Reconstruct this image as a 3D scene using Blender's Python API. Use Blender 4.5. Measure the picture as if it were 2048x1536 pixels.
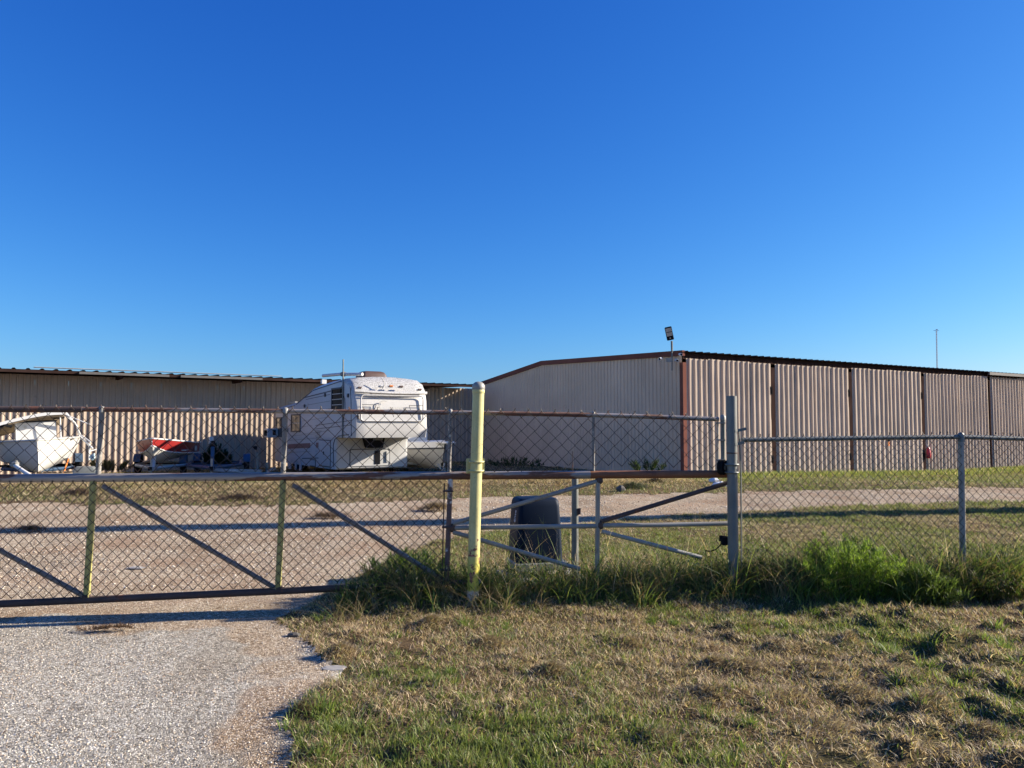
import bpy, math, random
import numpy as np
from mathutils import Matrix, Vector

random.seed(7)
rng = np.random.default_rng(7)
for o in list(bpy.data.objects):
    bpy.data.objects.remove(o)
scene = bpy.context.scene
COL = scene.collection
R = math.radians

# ------------------------------------------------------------------ camera
F = 1540.0                      # focal length in pixels of the 2048 wide photograph
HORIZON = 850.0
EYE = 1.6
TH = math.atan((HORIZON - 768.0) / F)
cam = bpy.data.cameras.new('camera')
cam.sensor_width = 36.0
cam.lens = 36.0 * F / 2048.0
cam.clip_start = 0.05
cam.clip_end = 6000.0
camo = bpy.data.objects.new('camera', cam)
camo.location = (0, 0, EYE)
camo.rotation_euler = (math.pi / 2 + TH, 0, 0)
COL.objects.link(camo)
scene.camera = camo

# ------------------------------------------------------------------ sky and sun
SUN_EL = R(23.0)
SUN_AZ = R(8.5)                # counter-clockwise from +X (the sun stands to the right)
world = bpy.data.worlds.new('World')
scene.world = world
world.use_nodes = True
wn = world.node_tree
wn.nodes.clear()
sky = wn.nodes.new('ShaderNodeTexSky')
sky.sky_type = 'NISHITA'
sky.sun_disc = False
sky.sun_elevation = SUN_EL
sky.sun_rotation = math.pi / 2 - SUN_AZ
sky.altitude = 0
sky.air_density = 1.0
sky.dust_density = 0.5
sky.ozone_density = 3.0
# deep clear-day blue: the physical sky with a tone curve for each channel
sepc = wn.nodes.new('ShaderNodeSeparateColor')
comb = wn.nodes.new('ShaderNodeCombineColor')
wn.links.new(sky.outputs[0], sepc.inputs[0])
for ch, (g_, k_, cap_) in enumerate(((1.734, 0.109, 30.0), (1.219, 0.348, 30.0), (0.75, 1.164, 30.0))):
    mn = wn.nodes.new('ShaderNodeMath'); mn.operation = 'MINIMUM'; mn.inputs[1].default_value = cap_
    pw = wn.nodes.new('ShaderNodeMath'); pw.operation = 'POWER'; pw.inputs[1].default_value = g_
    ml = wn.nodes.new('ShaderNodeMath'); ml.operation = 'MULTIPLY'; ml.inputs[1].default_value = k_
    wn.links.new(sepc.outputs[ch], mn.inputs[0]); wn.links.new(mn.outputs[0], pw.inputs[0])
    wn.links.new(pw.outputs[0], ml.inputs[0]); wn.links.new(ml.outputs[0], comb.inputs[ch])
bg = wn.nodes.new('ShaderNodeBackground')
bg.inputs['Strength'].default_value = 0.10
wo = wn.nodes.new('ShaderNodeOutputWorld')
wn.links.new(comb.outputs[0], bg.inputs[0])
wn.links.new(bg.outputs[0], wo.inputs[0])

sl = bpy.data.lights.new('sun', 'SUN')
sl.energy = 5.0
sl.angle = R(0.53)
sl.color = (1.0, 0.90, 0.76)
sun = bpy.data.objects.new('sun', sl)
S = Vector((math.cos(SUN_AZ) * math.cos(SUN_EL), math.sin(SUN_AZ) * math.cos(SUN_EL), math.sin(SUN_EL)))
sun.rotation_euler = S.to_track_quat('Z', 'Y').to_euler()
sun.location = (20, 5, 20)
COL.objects.link(sun)

vs = scene.view_settings
vs.view_transform = 'Standard'
vs.look = 'None'
vs.exposure = 1.15
vs.gamma = 1.0
scene.render.engine = 'CYCLES'
scene.cycles.max_bounces = 6
scene.cycles.transparent_max_bounces = 6

# ------------------------------------------------------------------ pixel geometry
CT, ST = math.cos(TH), math.sin(TH)
def ray(px, py):
    x = (px - 1024.0) / F
    y = -(py - 768.0) / F
    return Vector((x, CT - y * ST, ST + y * CT))
def at(px, py, Y):
    r = ray(px, py)
    return Vector((0, 0, EYE)) + r * (Y / r.y)
def on_plane(px, py, p0, n):
    r = ray(px, py)
    o = Vector((0, 0, EYE))
    return o + r * ((Vector(p0) - o).dot(n) / r.dot(n))
def ground_at(px, py, z=0.0):
    return on_plane(px, py, (0, 0, z), Vector((0, 0, 1)))

# ------------------------------------------------------------------ numpy noise
def _hash(ix, iy, seed):
    h = (ix.astype(np.int64) * 374761393 + iy.astype(np.int64) * 668265263 + seed * 1442695041) & 0x7fffffff
    h = ((h ^ (h >> 13)) * 1274126177) & 0x7fffffff
    return ((h ^ (h >> 16)) & 0xffff) / 65535.0
def vnoise(x, y, seed=0):
    x = np.asarray(x, float); y = np.asarray(y, float)
    ix = np.floor(x); iy = np.floor(y)
    fx = x - ix; fy = y - iy
    fx = fx * fx * (3 - 2 * fx); fy = fy * fy * (3 - 2 * fy)
    a = _hash(ix, iy, seed); b = _hash(ix + 1, iy, seed)
    c = _hash(ix, iy + 1, seed); d = _hash(ix + 1, iy + 1, seed)
    return (a * (1 - fx) + b * fx) * (1 - fy) + (c * (1 - fx) + d * fx) * fy
def fbm(x, y, seed=0, n=3):
    v = 0; a = 0.5; t = 0
    for k in range(n):
        v = v + a * vnoise(np.asarray(x) * 2 ** k, np.asarray(y) * 2 ** k, seed + k * 17); t += a; a *= 0.5
    return v / t

# ------------------------------------------------------------------ ground plan
PLAN = [(575, 1560), (585, 1480), (572, 1432), (600, 1398), (655, 1374), (694, 1338), (640, 1312), (592, 1268), (566, 1237),
        (600, 1212), (655, 1192), (700, 1162), (790, 1108), (905, 1074), (960, 1063), (1000, 1060), (1100, 1053), (1200, 1047),
        (1300, 1037), (1450, 1025), (1700, 1012), (2048, 1003), (2500, 998), (3600, 990), (3600, 966), (2500, 970), (2048, 975), (1700, 980),
        (1500, 984), (1300, 989), (1000, 993), (700, 1006), (500, 1014), (300, 1012), (100, 1008), (-500, 1003), (-3000, 1000)]
PLAN = [ground_at(*p) for p in PLAN]
PLAN = np.array([(p.x, p.y) for p in PLAN] + [(-60, 12), (-60, -30), (-2.2, -30)])
def in_drive(x, y):
    x = np.asarray(x, float); y = np.asarray(y, float)
    k = np.clip(y / 7.0, 0.5, 3.0)
    x = x + (fbm(x * 6 / k, y * 6 / k, 5) - 0.5) * 0.24 * k
    y = y + (fbm(x * 6 / k, y * 6 / k, 9) - 0.5) * 0.26 * k
    ins = np.zeros(x.shape, bool)
    n = len(PLAN); j = n - 1
    for i in range(n):
        xi, yi = PLAN[i]; xj, yj = PLAN[j]
        c = ((yi > y) != (yj > y)) & (x < (xj - xi) * (y - yi) / (yj - yi + 1e-12) + xi)
        ins ^= c
        j = i
    return ins

CLODS = [(1640, 1350, .055, .15), (1785, 1352, .05, .13), (1495, 1338, .05, .11), (1100, 1348, .045, .10), (1965, 1480, .06, .10),
         (1562, 1302, .04, .13), (1690, 1292, .045, .10), (860, 1252, .05, .07), (1310, 1482, .035, .10), (1905, 1290, .05, .18),
         (1720, 1400, .04, .14), (1560, 1395, .035, .12), (680, 1312, .045, .08), (610, 1425, .04, .07), (1840, 1425, .035, .12),
         (1260, 1290, .035, .10), (1500, 1265, .04, .12), (980, 1290, .03, .10), (1400, 1400, .03, .12), (1660, 1460, .03, .13), (1430, 1330, .035, .08)]
CLODS = [(ground_at(a, b).x, ground_at(a, b).y, h, r) for a, b, h, r in CLODS]
HAY = [(230, 975, .10, .9), (330, 985, .05, .6), (700, 972, .14, 1.0), (770, 970, .14, 0.9), (840, 968, .12, .9), (640, 978, .12, .9), (1010, 968, .14, 1.0), (1090, 970, .10, .8),
       (1150, 972, .10, .8), (1230, 968, .10, .8), (1320, 964, .10, .9), (120, 972, .10, .9), (560, 975, .08, .8), (40, 975, .09, .9), (930, 966, .12, .9)]
HAY = [(ground_at(a, b).x, ground_at(a, b).y, h, r) for a, b, h, r in HAY]
def sm(a, b, v):
    t = np.clip((np.asarray(v, float) - a) / (b - a), 0, 1)
    return t * t * (3 - 2 * t)
def gz(x, y, drive=None):
    x = np.asarray(x, float); y = np.asarray(y, float)
    z = -0.34 * sm(3, 21, x) * sm(19, 33, y) - 0.15 * sm(20.5, 27, y)
    if drive is None:
        drive = in_drive(x, y)
    near = 1 - sm(30, 45, np.hypot(x, y))
    lawn = (fbm(x * 3.2, y * 3.2, 21) - 0.5) * 0.075 + (fbm(x * 9, y * 9, 33, 2) - 0.5) * 0.035 + 0.004
    rough_ = 0.5 + 1.0 * sm(0.8, 3.2, x) * (1 - sm(7, 9, y))
    lawn = lawn * rough_ + 0.05 * rough_ * np.maximum(0, fbm(x * 4.2 + 3, y * 5.2, 24, 2) - 0.52) * 4
    lx = np.where(x < 2.0, 6.5 + (x + 4.32) * 0.1063, 7.17 + (x - 2.0) * 0.055)
    lawn = lawn + 0.10 * np.exp(-((y - lx) / 0.34) ** 2) * sm(-1.5, -0.6, x)
    grav = (fbm(x * 0.9, y * 0.9, 41) - 0.5) * 0.035 + (fbm(x * 14, y * 14, 44, 2) - 0.5) * 0.006
    z = z + near * np.where(drive, grav, lawn)
    for cx, cy, h, r in [(a_, b_, c_ * 1.05, d_ * 1.15) for a_, b_, c_, d_ in CLODS] + HAY:
        d2 = ((x - cx) ** 2 + (y - cy) ** 2) / (r * r)
        w = np.where(drive, 0.25, 1.0) if r < 0.3 else np.where(drive, 0.1, 1.0)
        z = z + h * w * np.exp(-d2) * (0.75 + 0.5 * vnoise(x * 18 / (1 + 6 * (r > .3)), y * 18 / (1 + 6 * (r > .3)), 77))
    return z

# ------------------------------------------------------------------ materials
def newmat(name):
    m = bpy.data.materials.new(name)
    m.use_nodes = True
    nt = m.node_tree
    return m, nt, nt.nodes['Principled BSDF']
def N(nt, t, **kw):
    n = nt.nodes.new(t)
    for k, v in kw.items():
        if k in n.inputs.keys():
            n.inputs[k].default_value = v
        else:
            setattr(n, k, v)
    return n
def rgba(c):
    return (c[0], c[1], c[2], 1.0)
def ramp(nt, fac, stops):
    r = N(nt, 'ShaderNodeValToRGB')
    e = r.color_ramp.elements
    while len(e) < len(stops):
        e.new(0.5)
    for i, (p, c) in enumerate(stops):
        e[i].position = p
        e[i].color = rgba(c) if len(c) == 3 else c
    nt.links.new(fac, r.inputs['Fac'])
    return r.outputs['Color']
def mixc(nt, fac, a, b, mode='MIX'):
    m = N(nt, 'ShaderNodeMix', data_type='RGBA', blend_type=mode)
    for sock, v in ((m.inputs[0], fac), (m.inputs[6], a), (m.inputs[7], b)):
        if hasattr(v, 'is_output'):
            nt.links.new(v, sock)
        elif isinstance(v, (int, float)):
            sock.default_value = v
        else:
            sock.default_value = rgba(v)
    return m.outputs[2]
def coords(nt, scale=(1, 1, 1), obj=False):
    if obj:
        g = N(nt, 'ShaderNodeTexCoord'); src = g.outputs['Object']
    else:
        g = N(nt, 'ShaderNodeNewGeometry'); src = g.outputs['Position']
    mp = N(nt, 'ShaderNodeMapping')
    mp.inputs['Scale'].default_value = scale
    nt.links.new(src, mp.inputs['Vector'])
    return mp.outputs[0]
def noise(nt, vec, scale, detail=4, rough=0.55):
    n = N(nt, 'ShaderNodeTexNoise', Scale=scale, Detail=detail, Roughness=rough)
    nt.links.new(vec, n.inputs['Vector'])
    return n.outputs['Fac']
def bumpy(nt, b, h, strength, dist):
    bn = N(nt, 'ShaderNodeBump', Strength=strength, Distance=dist)
    nt.links.new(h, bn.inputs['Height'])
    nt.links.new(bn.outputs[0], b.inputs['Normal'])

def worn(name, base, var=0.25, scale=3.0, rough=0.55, metal=0.0, patch=None, patch_scale=4.0, patch_at=0.55, patch_soft=0.06,
         bump=0.0, bscale=60.0, stretch=(1, 1, 1), fine=0.12, obj=False, spec=0.5):
    """painted / weathered surface: broad tonal drift, fine speckle and optional patches of another colour"""
    m, nt, b = newmat(name)
    v = coords(nt, stretch, obj)
    n1 = noise(nt, v, scale, 5)
    lo = tuple(c * (1 - var) for c in base); hi = tuple(min(1, c * (1 + var * 0.6)) for c in base)
    c = ramp(nt, n1, [(0.3, lo), (0.7, hi)])
    n2 = noise(nt, v, scale * 22, 3)
    c = mixc(nt, fine, c, ramp(nt, n2, [(0.35, (0.25, 0.25, 0.25)), (0.65, (1, 1, 1))]), 'MULTIPLY')
    if patch:
        n3 = noise(nt, v, patch_scale, 6, 0.65)
        f = ramp(nt, n3, [(patch_at, (0, 0, 0)), (patch_at + patch_soft, (1, 1, 1))])
        pv = ramp(nt, n2, [(0.35, tuple(x * 0.6 for x in patch)), (0.65, patch)])
        c = mixc(nt, f, c, pv)
        rr = N(nt, 'ShaderNodeMix', data_type='FLOAT')
        nt.links.new(f, rr.inputs[0]); rr.inputs[2].default_value = rough; rr.inputs[3].default_value = 0.85
        nt.links.new(rr.outputs[0], b.inputs['Roughness'])
    else:
        b.inputs['Roughness'].default_value = rough
    nt.links.new(c, b.inputs['Base Color'])
    b.inputs['Metallic'].default_value = metal
    b.inputs['Specular IOR Level'].default_value = spec
    if bump > 0:
        bumpy(nt, b, noise(nt, v, bscale, 3), bump, 0.01)
    return m

M = {}
M['beige'] = worn('beige_sheet_lightened', (0.62, 0.485, 0.36), 0.12, 0.6, 0.45, patch=(0.36, 0.29, 0.22), patch_scale=1.1, patch_at=0.66, patch_soft=0.12, fine=0.05, spec=0.0)  # same paint as the doors, colour lightened and warmed to brighten the shaded gable
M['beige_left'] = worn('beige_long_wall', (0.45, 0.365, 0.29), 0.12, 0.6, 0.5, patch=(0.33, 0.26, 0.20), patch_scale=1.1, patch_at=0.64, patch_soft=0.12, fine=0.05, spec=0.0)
M['beige_door'] = worn('beige_door_sheet', (0.52, 0.43, 0.345), 0.12, 0.8, 0.5, patch=(0.38, 0.30, 0.23), patch_scale=1.7, patch_at=0.66, patch_soft=0.1, fine=0.06, spec=0.0)
M['brown_trim'] = worn('brown_trim', (0.19, 0.082, 0.062), 0.15, 1.5, 0.45, spec=0.0)
M['dark_brown'] = worn('dark_brown_steel', (0.045, 0.028, 0.024), 0.3, 2.0, 0.6, spec=0.0)
M['roof'] = worn('roof_sheet', (0.10, 0.075, 0.065), 0.2, 1.0, 0.55, spec=0.0)
M['roof_zinc'] = worn('galvanised_roof', (0.42, 0.45, 0.48), 0.2, 1.0, 0.4, metal=0.3)
M['black'] = worn('black_iron', (0.018, 0.018, 0.02), 0.3, 4, 0.6, spec=0.0)
M['rubber'] = worn('black_rubber', (0.02, 0.02, 0.021), 0.3, 8, 0.85, spec=0.0)
M['galv'] = worn('galvanised_pipe', (0.32, 0.31, 0.275), 0.22, 5, 0.5, metal=0.15, bump=0.08, patch=(0.17, 0.10, 0.07), patch_scale=6, patch_at=0.69)
M['galv_dark'] = worn('dull_galvanised', (0.175, 0.185, 0.17), 0.25, 5, 0.5, metal=0.15, patch=(0.30, 0.31, 0.30), patch_scale=9, patch_at=0.66)
M['greypaint'] = worn('grey_gate_paint', (0.29, 0.275, 0.235), 0.2, 4, 0.5, patch=(0.16, 0.07, 0.04), patch_scale=5, patch_at=0.60, bump=0.06)
M['midpipe'] = worn('mid_pipe_paint', (0.27, 0.24, 0.21), 0.25, 2, 0.3, spec=0.7, patch=(0.17, 0.075, 0.045), patch_scale=1.7, patch_at=0.50, patch_soft=0.03, stretch=(0.6, 0.6, 4), bump=0.06)
M['rust'] = worn('rusty_pipe', (0.27, 0.105, 0.045), 0.35, 3, 0.75, patch=(0.11, 0.045, 0.03), patch_scale=3, patch_at=0.52, patch_soft=0.2, bump=0.12)
M['rust_dark'] = worn('dark_rust', (0.085, 0.055, 0.045), 0.35, 4, 0.8, patch=(0.20, 0.075, 0.04), patch_scale=5, patch_at=0.58, bump=0.12)
M['olive_paint'] = worn('olive_yellow_paint', (0.42, 0.385, 0.125), 0.2, 4, 0.55, patch=(0.50, 0.50, 0.40), patch_scale=38, patch_at=0.64, patch_soft=0.02)
M['chalk_pipe'] = worn('chalky_pipe', (0.22, 0.205, 0.185), 0.2, 5, 0.6, patch=(0.66, 0.62, 0.50), patch_scale=32, patch_at=0.60, patch_soft=0.02)
M['brace'] = worn('grey_brace', (0.19, 0.17, 0.145), 0.2, 4, 0.5, patch=(0.62, 0.62, 0.58), patch_scale=30, patch_at=0.66, patch_soft=0.02)
M['white_rust'] = worn('white_and_rust', (0.60, 0.58, 0.54), 0.15, 3, 0.55, patch=(0.19, 0.12, 0.10), patch_scale=2.2, patch_at=0.47, patch_soft=0.02, stretch=(1, 1, 1.6))
M['wire'] = worn('fence_wire', (0.055, 0.040, 0.030), 0.35, 6, 0.5, metal=0.25, patch=(0.15, 0.075, 0.045), patch_scale=2.2, patch_at=0.55, fine=0.02)
M['white_gel'] = worn('white_gelcoat', (0.66, 0.65, 0.62), 0.06, 1.2, 0.35, patch=(0.58, 0.55, 0.48), patch_scale=2.2, patch_at=0.62, patch_soft=0.16, fine=0.04)
M['hull_grey'] = worn('greyed_gelcoat', (0.52, 0.50, 0.45), 0.08, 1.2, 0.4, fine=0.04)
M['siding'] = worn('white_siding', (0.52, 0.515, 0.50), 0.08, 1.0, 0.4, patch=(0.55, 0.54, 0.52), patch_scale=2, patch_at=0.62, patch_soft=0.15, fine=0.05)
M['red_gel'] = worn('red_gelcoat', (0.27, 0.022, 0.02), 0.2, 3, 0.35, patch=(0.20, 0.045, 0.04), patch_scale=4, patch_at=0.64)
M['blue_steel'] = worn('blue_trailer_paint', (0.035, 0.070, 0.125), 0.25, 3, 0.5, patch=(0.13, 0.10, 0.09), patch_scale=5, patch_at=0.64)
M['gutter'] = worn('dull_gutter', (0.13, 0.125, 0.12), 0.2, 1.0, 0.6, spec=0.2)
M['trailer_grey'] = worn('trailer_galvanised', (0.30, 0.33, 0.35), 0.2, 3, 0.5, metal=0.1)
M['brown_plastic'] = worn('brown_plastic', (0.085, 0.045, 0.036), 0.2, 4, 0.6)
M['maroon'] = worn('maroon_stripe', (0.20, 0.09, 0.10), 0.2, 4, 0.5)
M['line'] = worn('dark_trim_line', (0.05, 0.055, 0.065), 0.2, 4, 0.5)
M['concrete'] = worn('concrete', (0.36, 0.34, 0.31), 0.2, 4, 0.85, bump=0.1)
M['motor'] = worn('dark_slate_plastic', (0.009, 0.017, 0.034), 0.12, 2.5, 0.5, patch=(0.02, 0.021, 0.022), patch_scale=3, patch_at=0.6, patch_soft=0.2, fine=0.05, spec=0.1)
M['orange'] = worn('orange_plastic', (0.70, 0.20, 0.03), 0.2, 8, 0.5)
M['bag_red'] = worn('red_bag', (0.45, 0.02, 0.04), 0.25, 8, 0.4)
M['wood'] = worn('weathered_wood', (0.33, 0.25, 0.16), 0.3, 6, 0.8, stretch=(1, 1, 3))
M['bag_white'] = worn('white_bag', (0.72, 0.72, 0.70), 0.1, 5, 0.5)
M['tower'] = worn('tower_steel', (0.30, 0.33, 0.38), 0.1, 1, 0.5)
M['solar'] = worn('pale_lamp_lens', (0.50, 0.46, 0.40), 0.08, 4, 0.35)
M['stem'] = worn('brown_stem', (0.12, 0.09, 0.05), 0.3, 8, 0.8)
M['stone'] = worn('grey_stone', (0.13, 0.115, 0.10), 0.3, 8, 0.85, bump=0.2)
M['teal'] = worn('pale_teal_plastic', (0.42, 0.58, 0.62), 0.1, 5, 0.4)

def glassmat():
    m, nt, b = newmat('dark_window_glass')
    b.inputs['Base Color'].default_value = (0.015, 0.018, 0.022, 1)
    b.inputs['Roughness'].default_value = 0.08
    b.inputs['Specular IOR Level'].default_value = 0.6
    return m
M['glass'] = glassmat()

def grime_mat():
    """white front cap with mildew speckle and drip streaks near the top"""
    m, nt, b = newmat('mildewed_front_cap')
    v = coords(nt, (1, 1, 1))
    vst = coords(nt, (9, 9, 0.7))
    st = noise(nt, vst, 3.0, 4)
    sp = noise(nt, v, 34, 4, 0.7)
    sep = N(nt, 'ShaderNodeSeparateXYZ')
    g = N(nt, 'ShaderNodeNewGeometry')
    nt.links.new(g.outputs['Position'], sep.inputs[0])
    hgt = N(nt, 'ShaderNodeMapRange')
    hgt.inputs['From Min'].default_value = 2.35; hgt.inputs['From Max'].default_value = 2.85
    nt.links.new(sep.outputs['Z'], hgt.inputs['Value'])
    f1 = ramp(nt, st, [(0.34, (0.15, 0.15, 0.15)), (0.58, (1, 1, 1))])
    f2 = ramp(nt, sp, [(0.40, (0, 0, 0)), (0.60, (1, 1, 1))])
    mul = N(nt, 'ShaderNodeMath', operation='MULTIPLY')
    nt.links.new(f1, mul.inputs[0]); nt.links.new(f2, mul.inputs[1])
    mx = N(nt, 'ShaderNodeMath', operation='MULTIPLY')
    nt.links.new(mul.outputs[0], mx.inputs[0])
    mr = N(nt, 'ShaderNodeMapRange')
    mr.inputs['To Min'].default_value = 0.16; mr.inputs['To Max'].default_value = 1.0
    nt.links.new(hgt.outputs[0], mr.inputs['Value'])
    nt.links.new(mr.outputs[0], mx.inputs[1])
    c = mixc(nt, mx.outputs[0], (0.55, 0.54, 0.515), (0.15, 0.14, 0.11))
    nt.links.new(c, b.inputs['Base Color'])
    b.inputs['Roughness'].default_value = 0.4
    return m
M['cap'] = grime_mat()

def post_mat():
    """yellow post: chipped paint, dark red chips in the lower half, bare whitish foot"""
    m, nt, b = newmat('chipped_yellow_paint')
    v = coords(nt)
    sep = N(nt, 'ShaderNodeSeparateXYZ'); nt.links.new(v, sep.inputs[0])
    n1 = noise(nt, v, 5, 4)
    c = ramp(nt, n1, [(0.3, (0.50, 0.46, 0.19)), (0.7, (0.60, 0.56, 0.26))])
    spk = noise(nt, v, 60, 3)
    c = mixc(nt, 0.10, c, ramp(nt, spk, [(0.35, (0.2, 0.2, 0.2)), (0.6, (1, 1, 1))]), 'MULTIPLY')
    # brighter, newer paint low down
    low = N(nt, 'ShaderNodeMapRange'); low.inputs['From Min'].default_value = 0.55; low.inputs['From Max'].default_value = 0.30
    nt.links.new(sep.outputs['Z'], low.inputs['Value'])
    c = mixc(nt, low.outputs[0], c, (0.60, 0.52, 0.07))
    # chips between 0.15 m and 0.75 m
    band = ramp(nt, sep.outputs['Z'], [(0.17, (0, 0, 0)), (0.30, (1, 1, 1)), (0.55, (0.75, 0.75, 0.75)), (0.75, (0, 0, 0))])
    chipn = noise(nt, v, 17, 5, 0.7)
    ad = N(nt, 'ShaderNodeMath', operation='MULTIPLY_ADD')
    nt.links.new(band, ad.inputs[0]); ad.inputs[1].default_value = 0.11; nt.links.new(chipn, ad.inputs[2])
    f = ramp(nt, ad.outputs[0], [(0.655, (0, 0, 0)), (0.665, (1, 1, 1))])
    c = mixc(nt, f, c, ramp(nt, spk, [(0.40, (0.10, 0.02, 0.02)), (0.60, (0.30, 0.12, 0.11))]))
    foot = N(nt, 'ShaderNodeMath', operation='MULTIPLY_ADD')
    nt.links.new(n1, foot.inputs[0]); foot.inputs[1].default_value = 0.16; nt.links.new(sep.outputs['Z'], foot.inputs[2])
    ff = ramp(nt, foot.outputs[0], [(0.235, (1, 1, 1)), (0.255, (0, 0, 0))])
    c = mixc(nt, ff, c, (0.52, 0.50, 0.46))
    nt.links.new(c, b.inputs['Base Color'])
    b.inputs['Roughness'].default_value = 0.45
    bumpy(nt, b, chipn, 0.12, 0.01)
    return m
M['post_yellow'] = post_mat()

def leafmat(name, trans=0.45, rough=0.55):
    m = bpy.data.materials.new(name); m.use_nodes = True
    nt = m.node_tree; nt.nodes.clear()
    a = N(nt, 'ShaderNodeAttribute', attribute_name='tint')
    d = N(nt, 'ShaderNodeBsdfPrincipled'); d.inputs['Roughness'].default_value = rough
    d.inputs['Specular IOR Level'].default_value = 0.35
    t = N(nt, 'ShaderNodeBsdfTranslucent')
    mx = N(nt, 'ShaderNodeMixShader'); mx.inputs[0].default_value = trans
    o = N(nt, 'ShaderNodeOutputMaterial')
    nt.links.new(a.outputs['Color'], d.inputs['Base Color'])
    br = N(nt, 'ShaderNodeMix', data_type='RGBA', blend_type='MULTIPLY'); br.inputs[0].default_value = 1.0
    nt.links.new(a.outputs['Color'], br.inputs[6]); br.inputs[7].default_value = (1.25, 1.25, 0.8, 1)
    nt.links.new(br.outputs[2], t.inputs['Color'])
    nt.links.new(d.outputs[0], mx.inputs[1]); nt.links.new(t.outputs[0], mx.inputs[2])
    nt.links.new(mx.outputs[0], o.inputs['Surface'])
    return m
M['grass'] = leafmat('grass_blades', 0.40)
M['leaf'] = leafmat('soft_leaf', 0.50)
def tintmat(name, rough=0.85):
    m, nt, b = newmat(name)
    a = N(nt, 'ShaderNodeAttribute', attribute_name='tint')
    nt.links.new(a.outputs['Color'], b.inputs['Base Color'])
    b.inputs['Roughness'].default_value = rough
    b.inputs['Specular IOR Level'].default_value = 0.25
    return m
M['pebble'] = tintmat('pebbles')

def ground_mat():
    m, nt, b = newmat('soil_and_thatch')
    v = coords(nt)
    big = noise(nt, v, 0.55, 4)
    mid = noise(nt, v, 5, 5)
    fine = noise(nt, v, 70, 4, 0.7)
    c = ramp(nt, mid, [(0.30, (0.060, 0.040, 0.022)), (0.50, (0.14, 0.098, 0.054)), (0.72, (0.24, 0.175, 0.10))])
    c = mixc(nt, ramp(nt, big, [(0.42, (0, 0, 0)), (0.62, (0.75, 0.75, 0.75))]), c, ramp(nt, fine, [(0.3, (0.055, 0.065, 0.02)), (0.7, (0.13, 0.14, 0.05))]))
    c = mixc(nt, 0.8, c, ramp(nt, fine, [(0.32, (0.2, 0.18, 0.16)), (0.68, (1.5, 1.42, 1.3))]), 'MULTIPLY')
    nt.links.new(c, b.inputs['Base Color'])
    b.inputs['Roughness'].default_value = 0.95
    b.inputs['Specular IOR Level'].default_value = 0.1
    bumpy(nt, b, fine, 0.7, 0.03)
    return m
M['ground'] = ground_mat()

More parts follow.
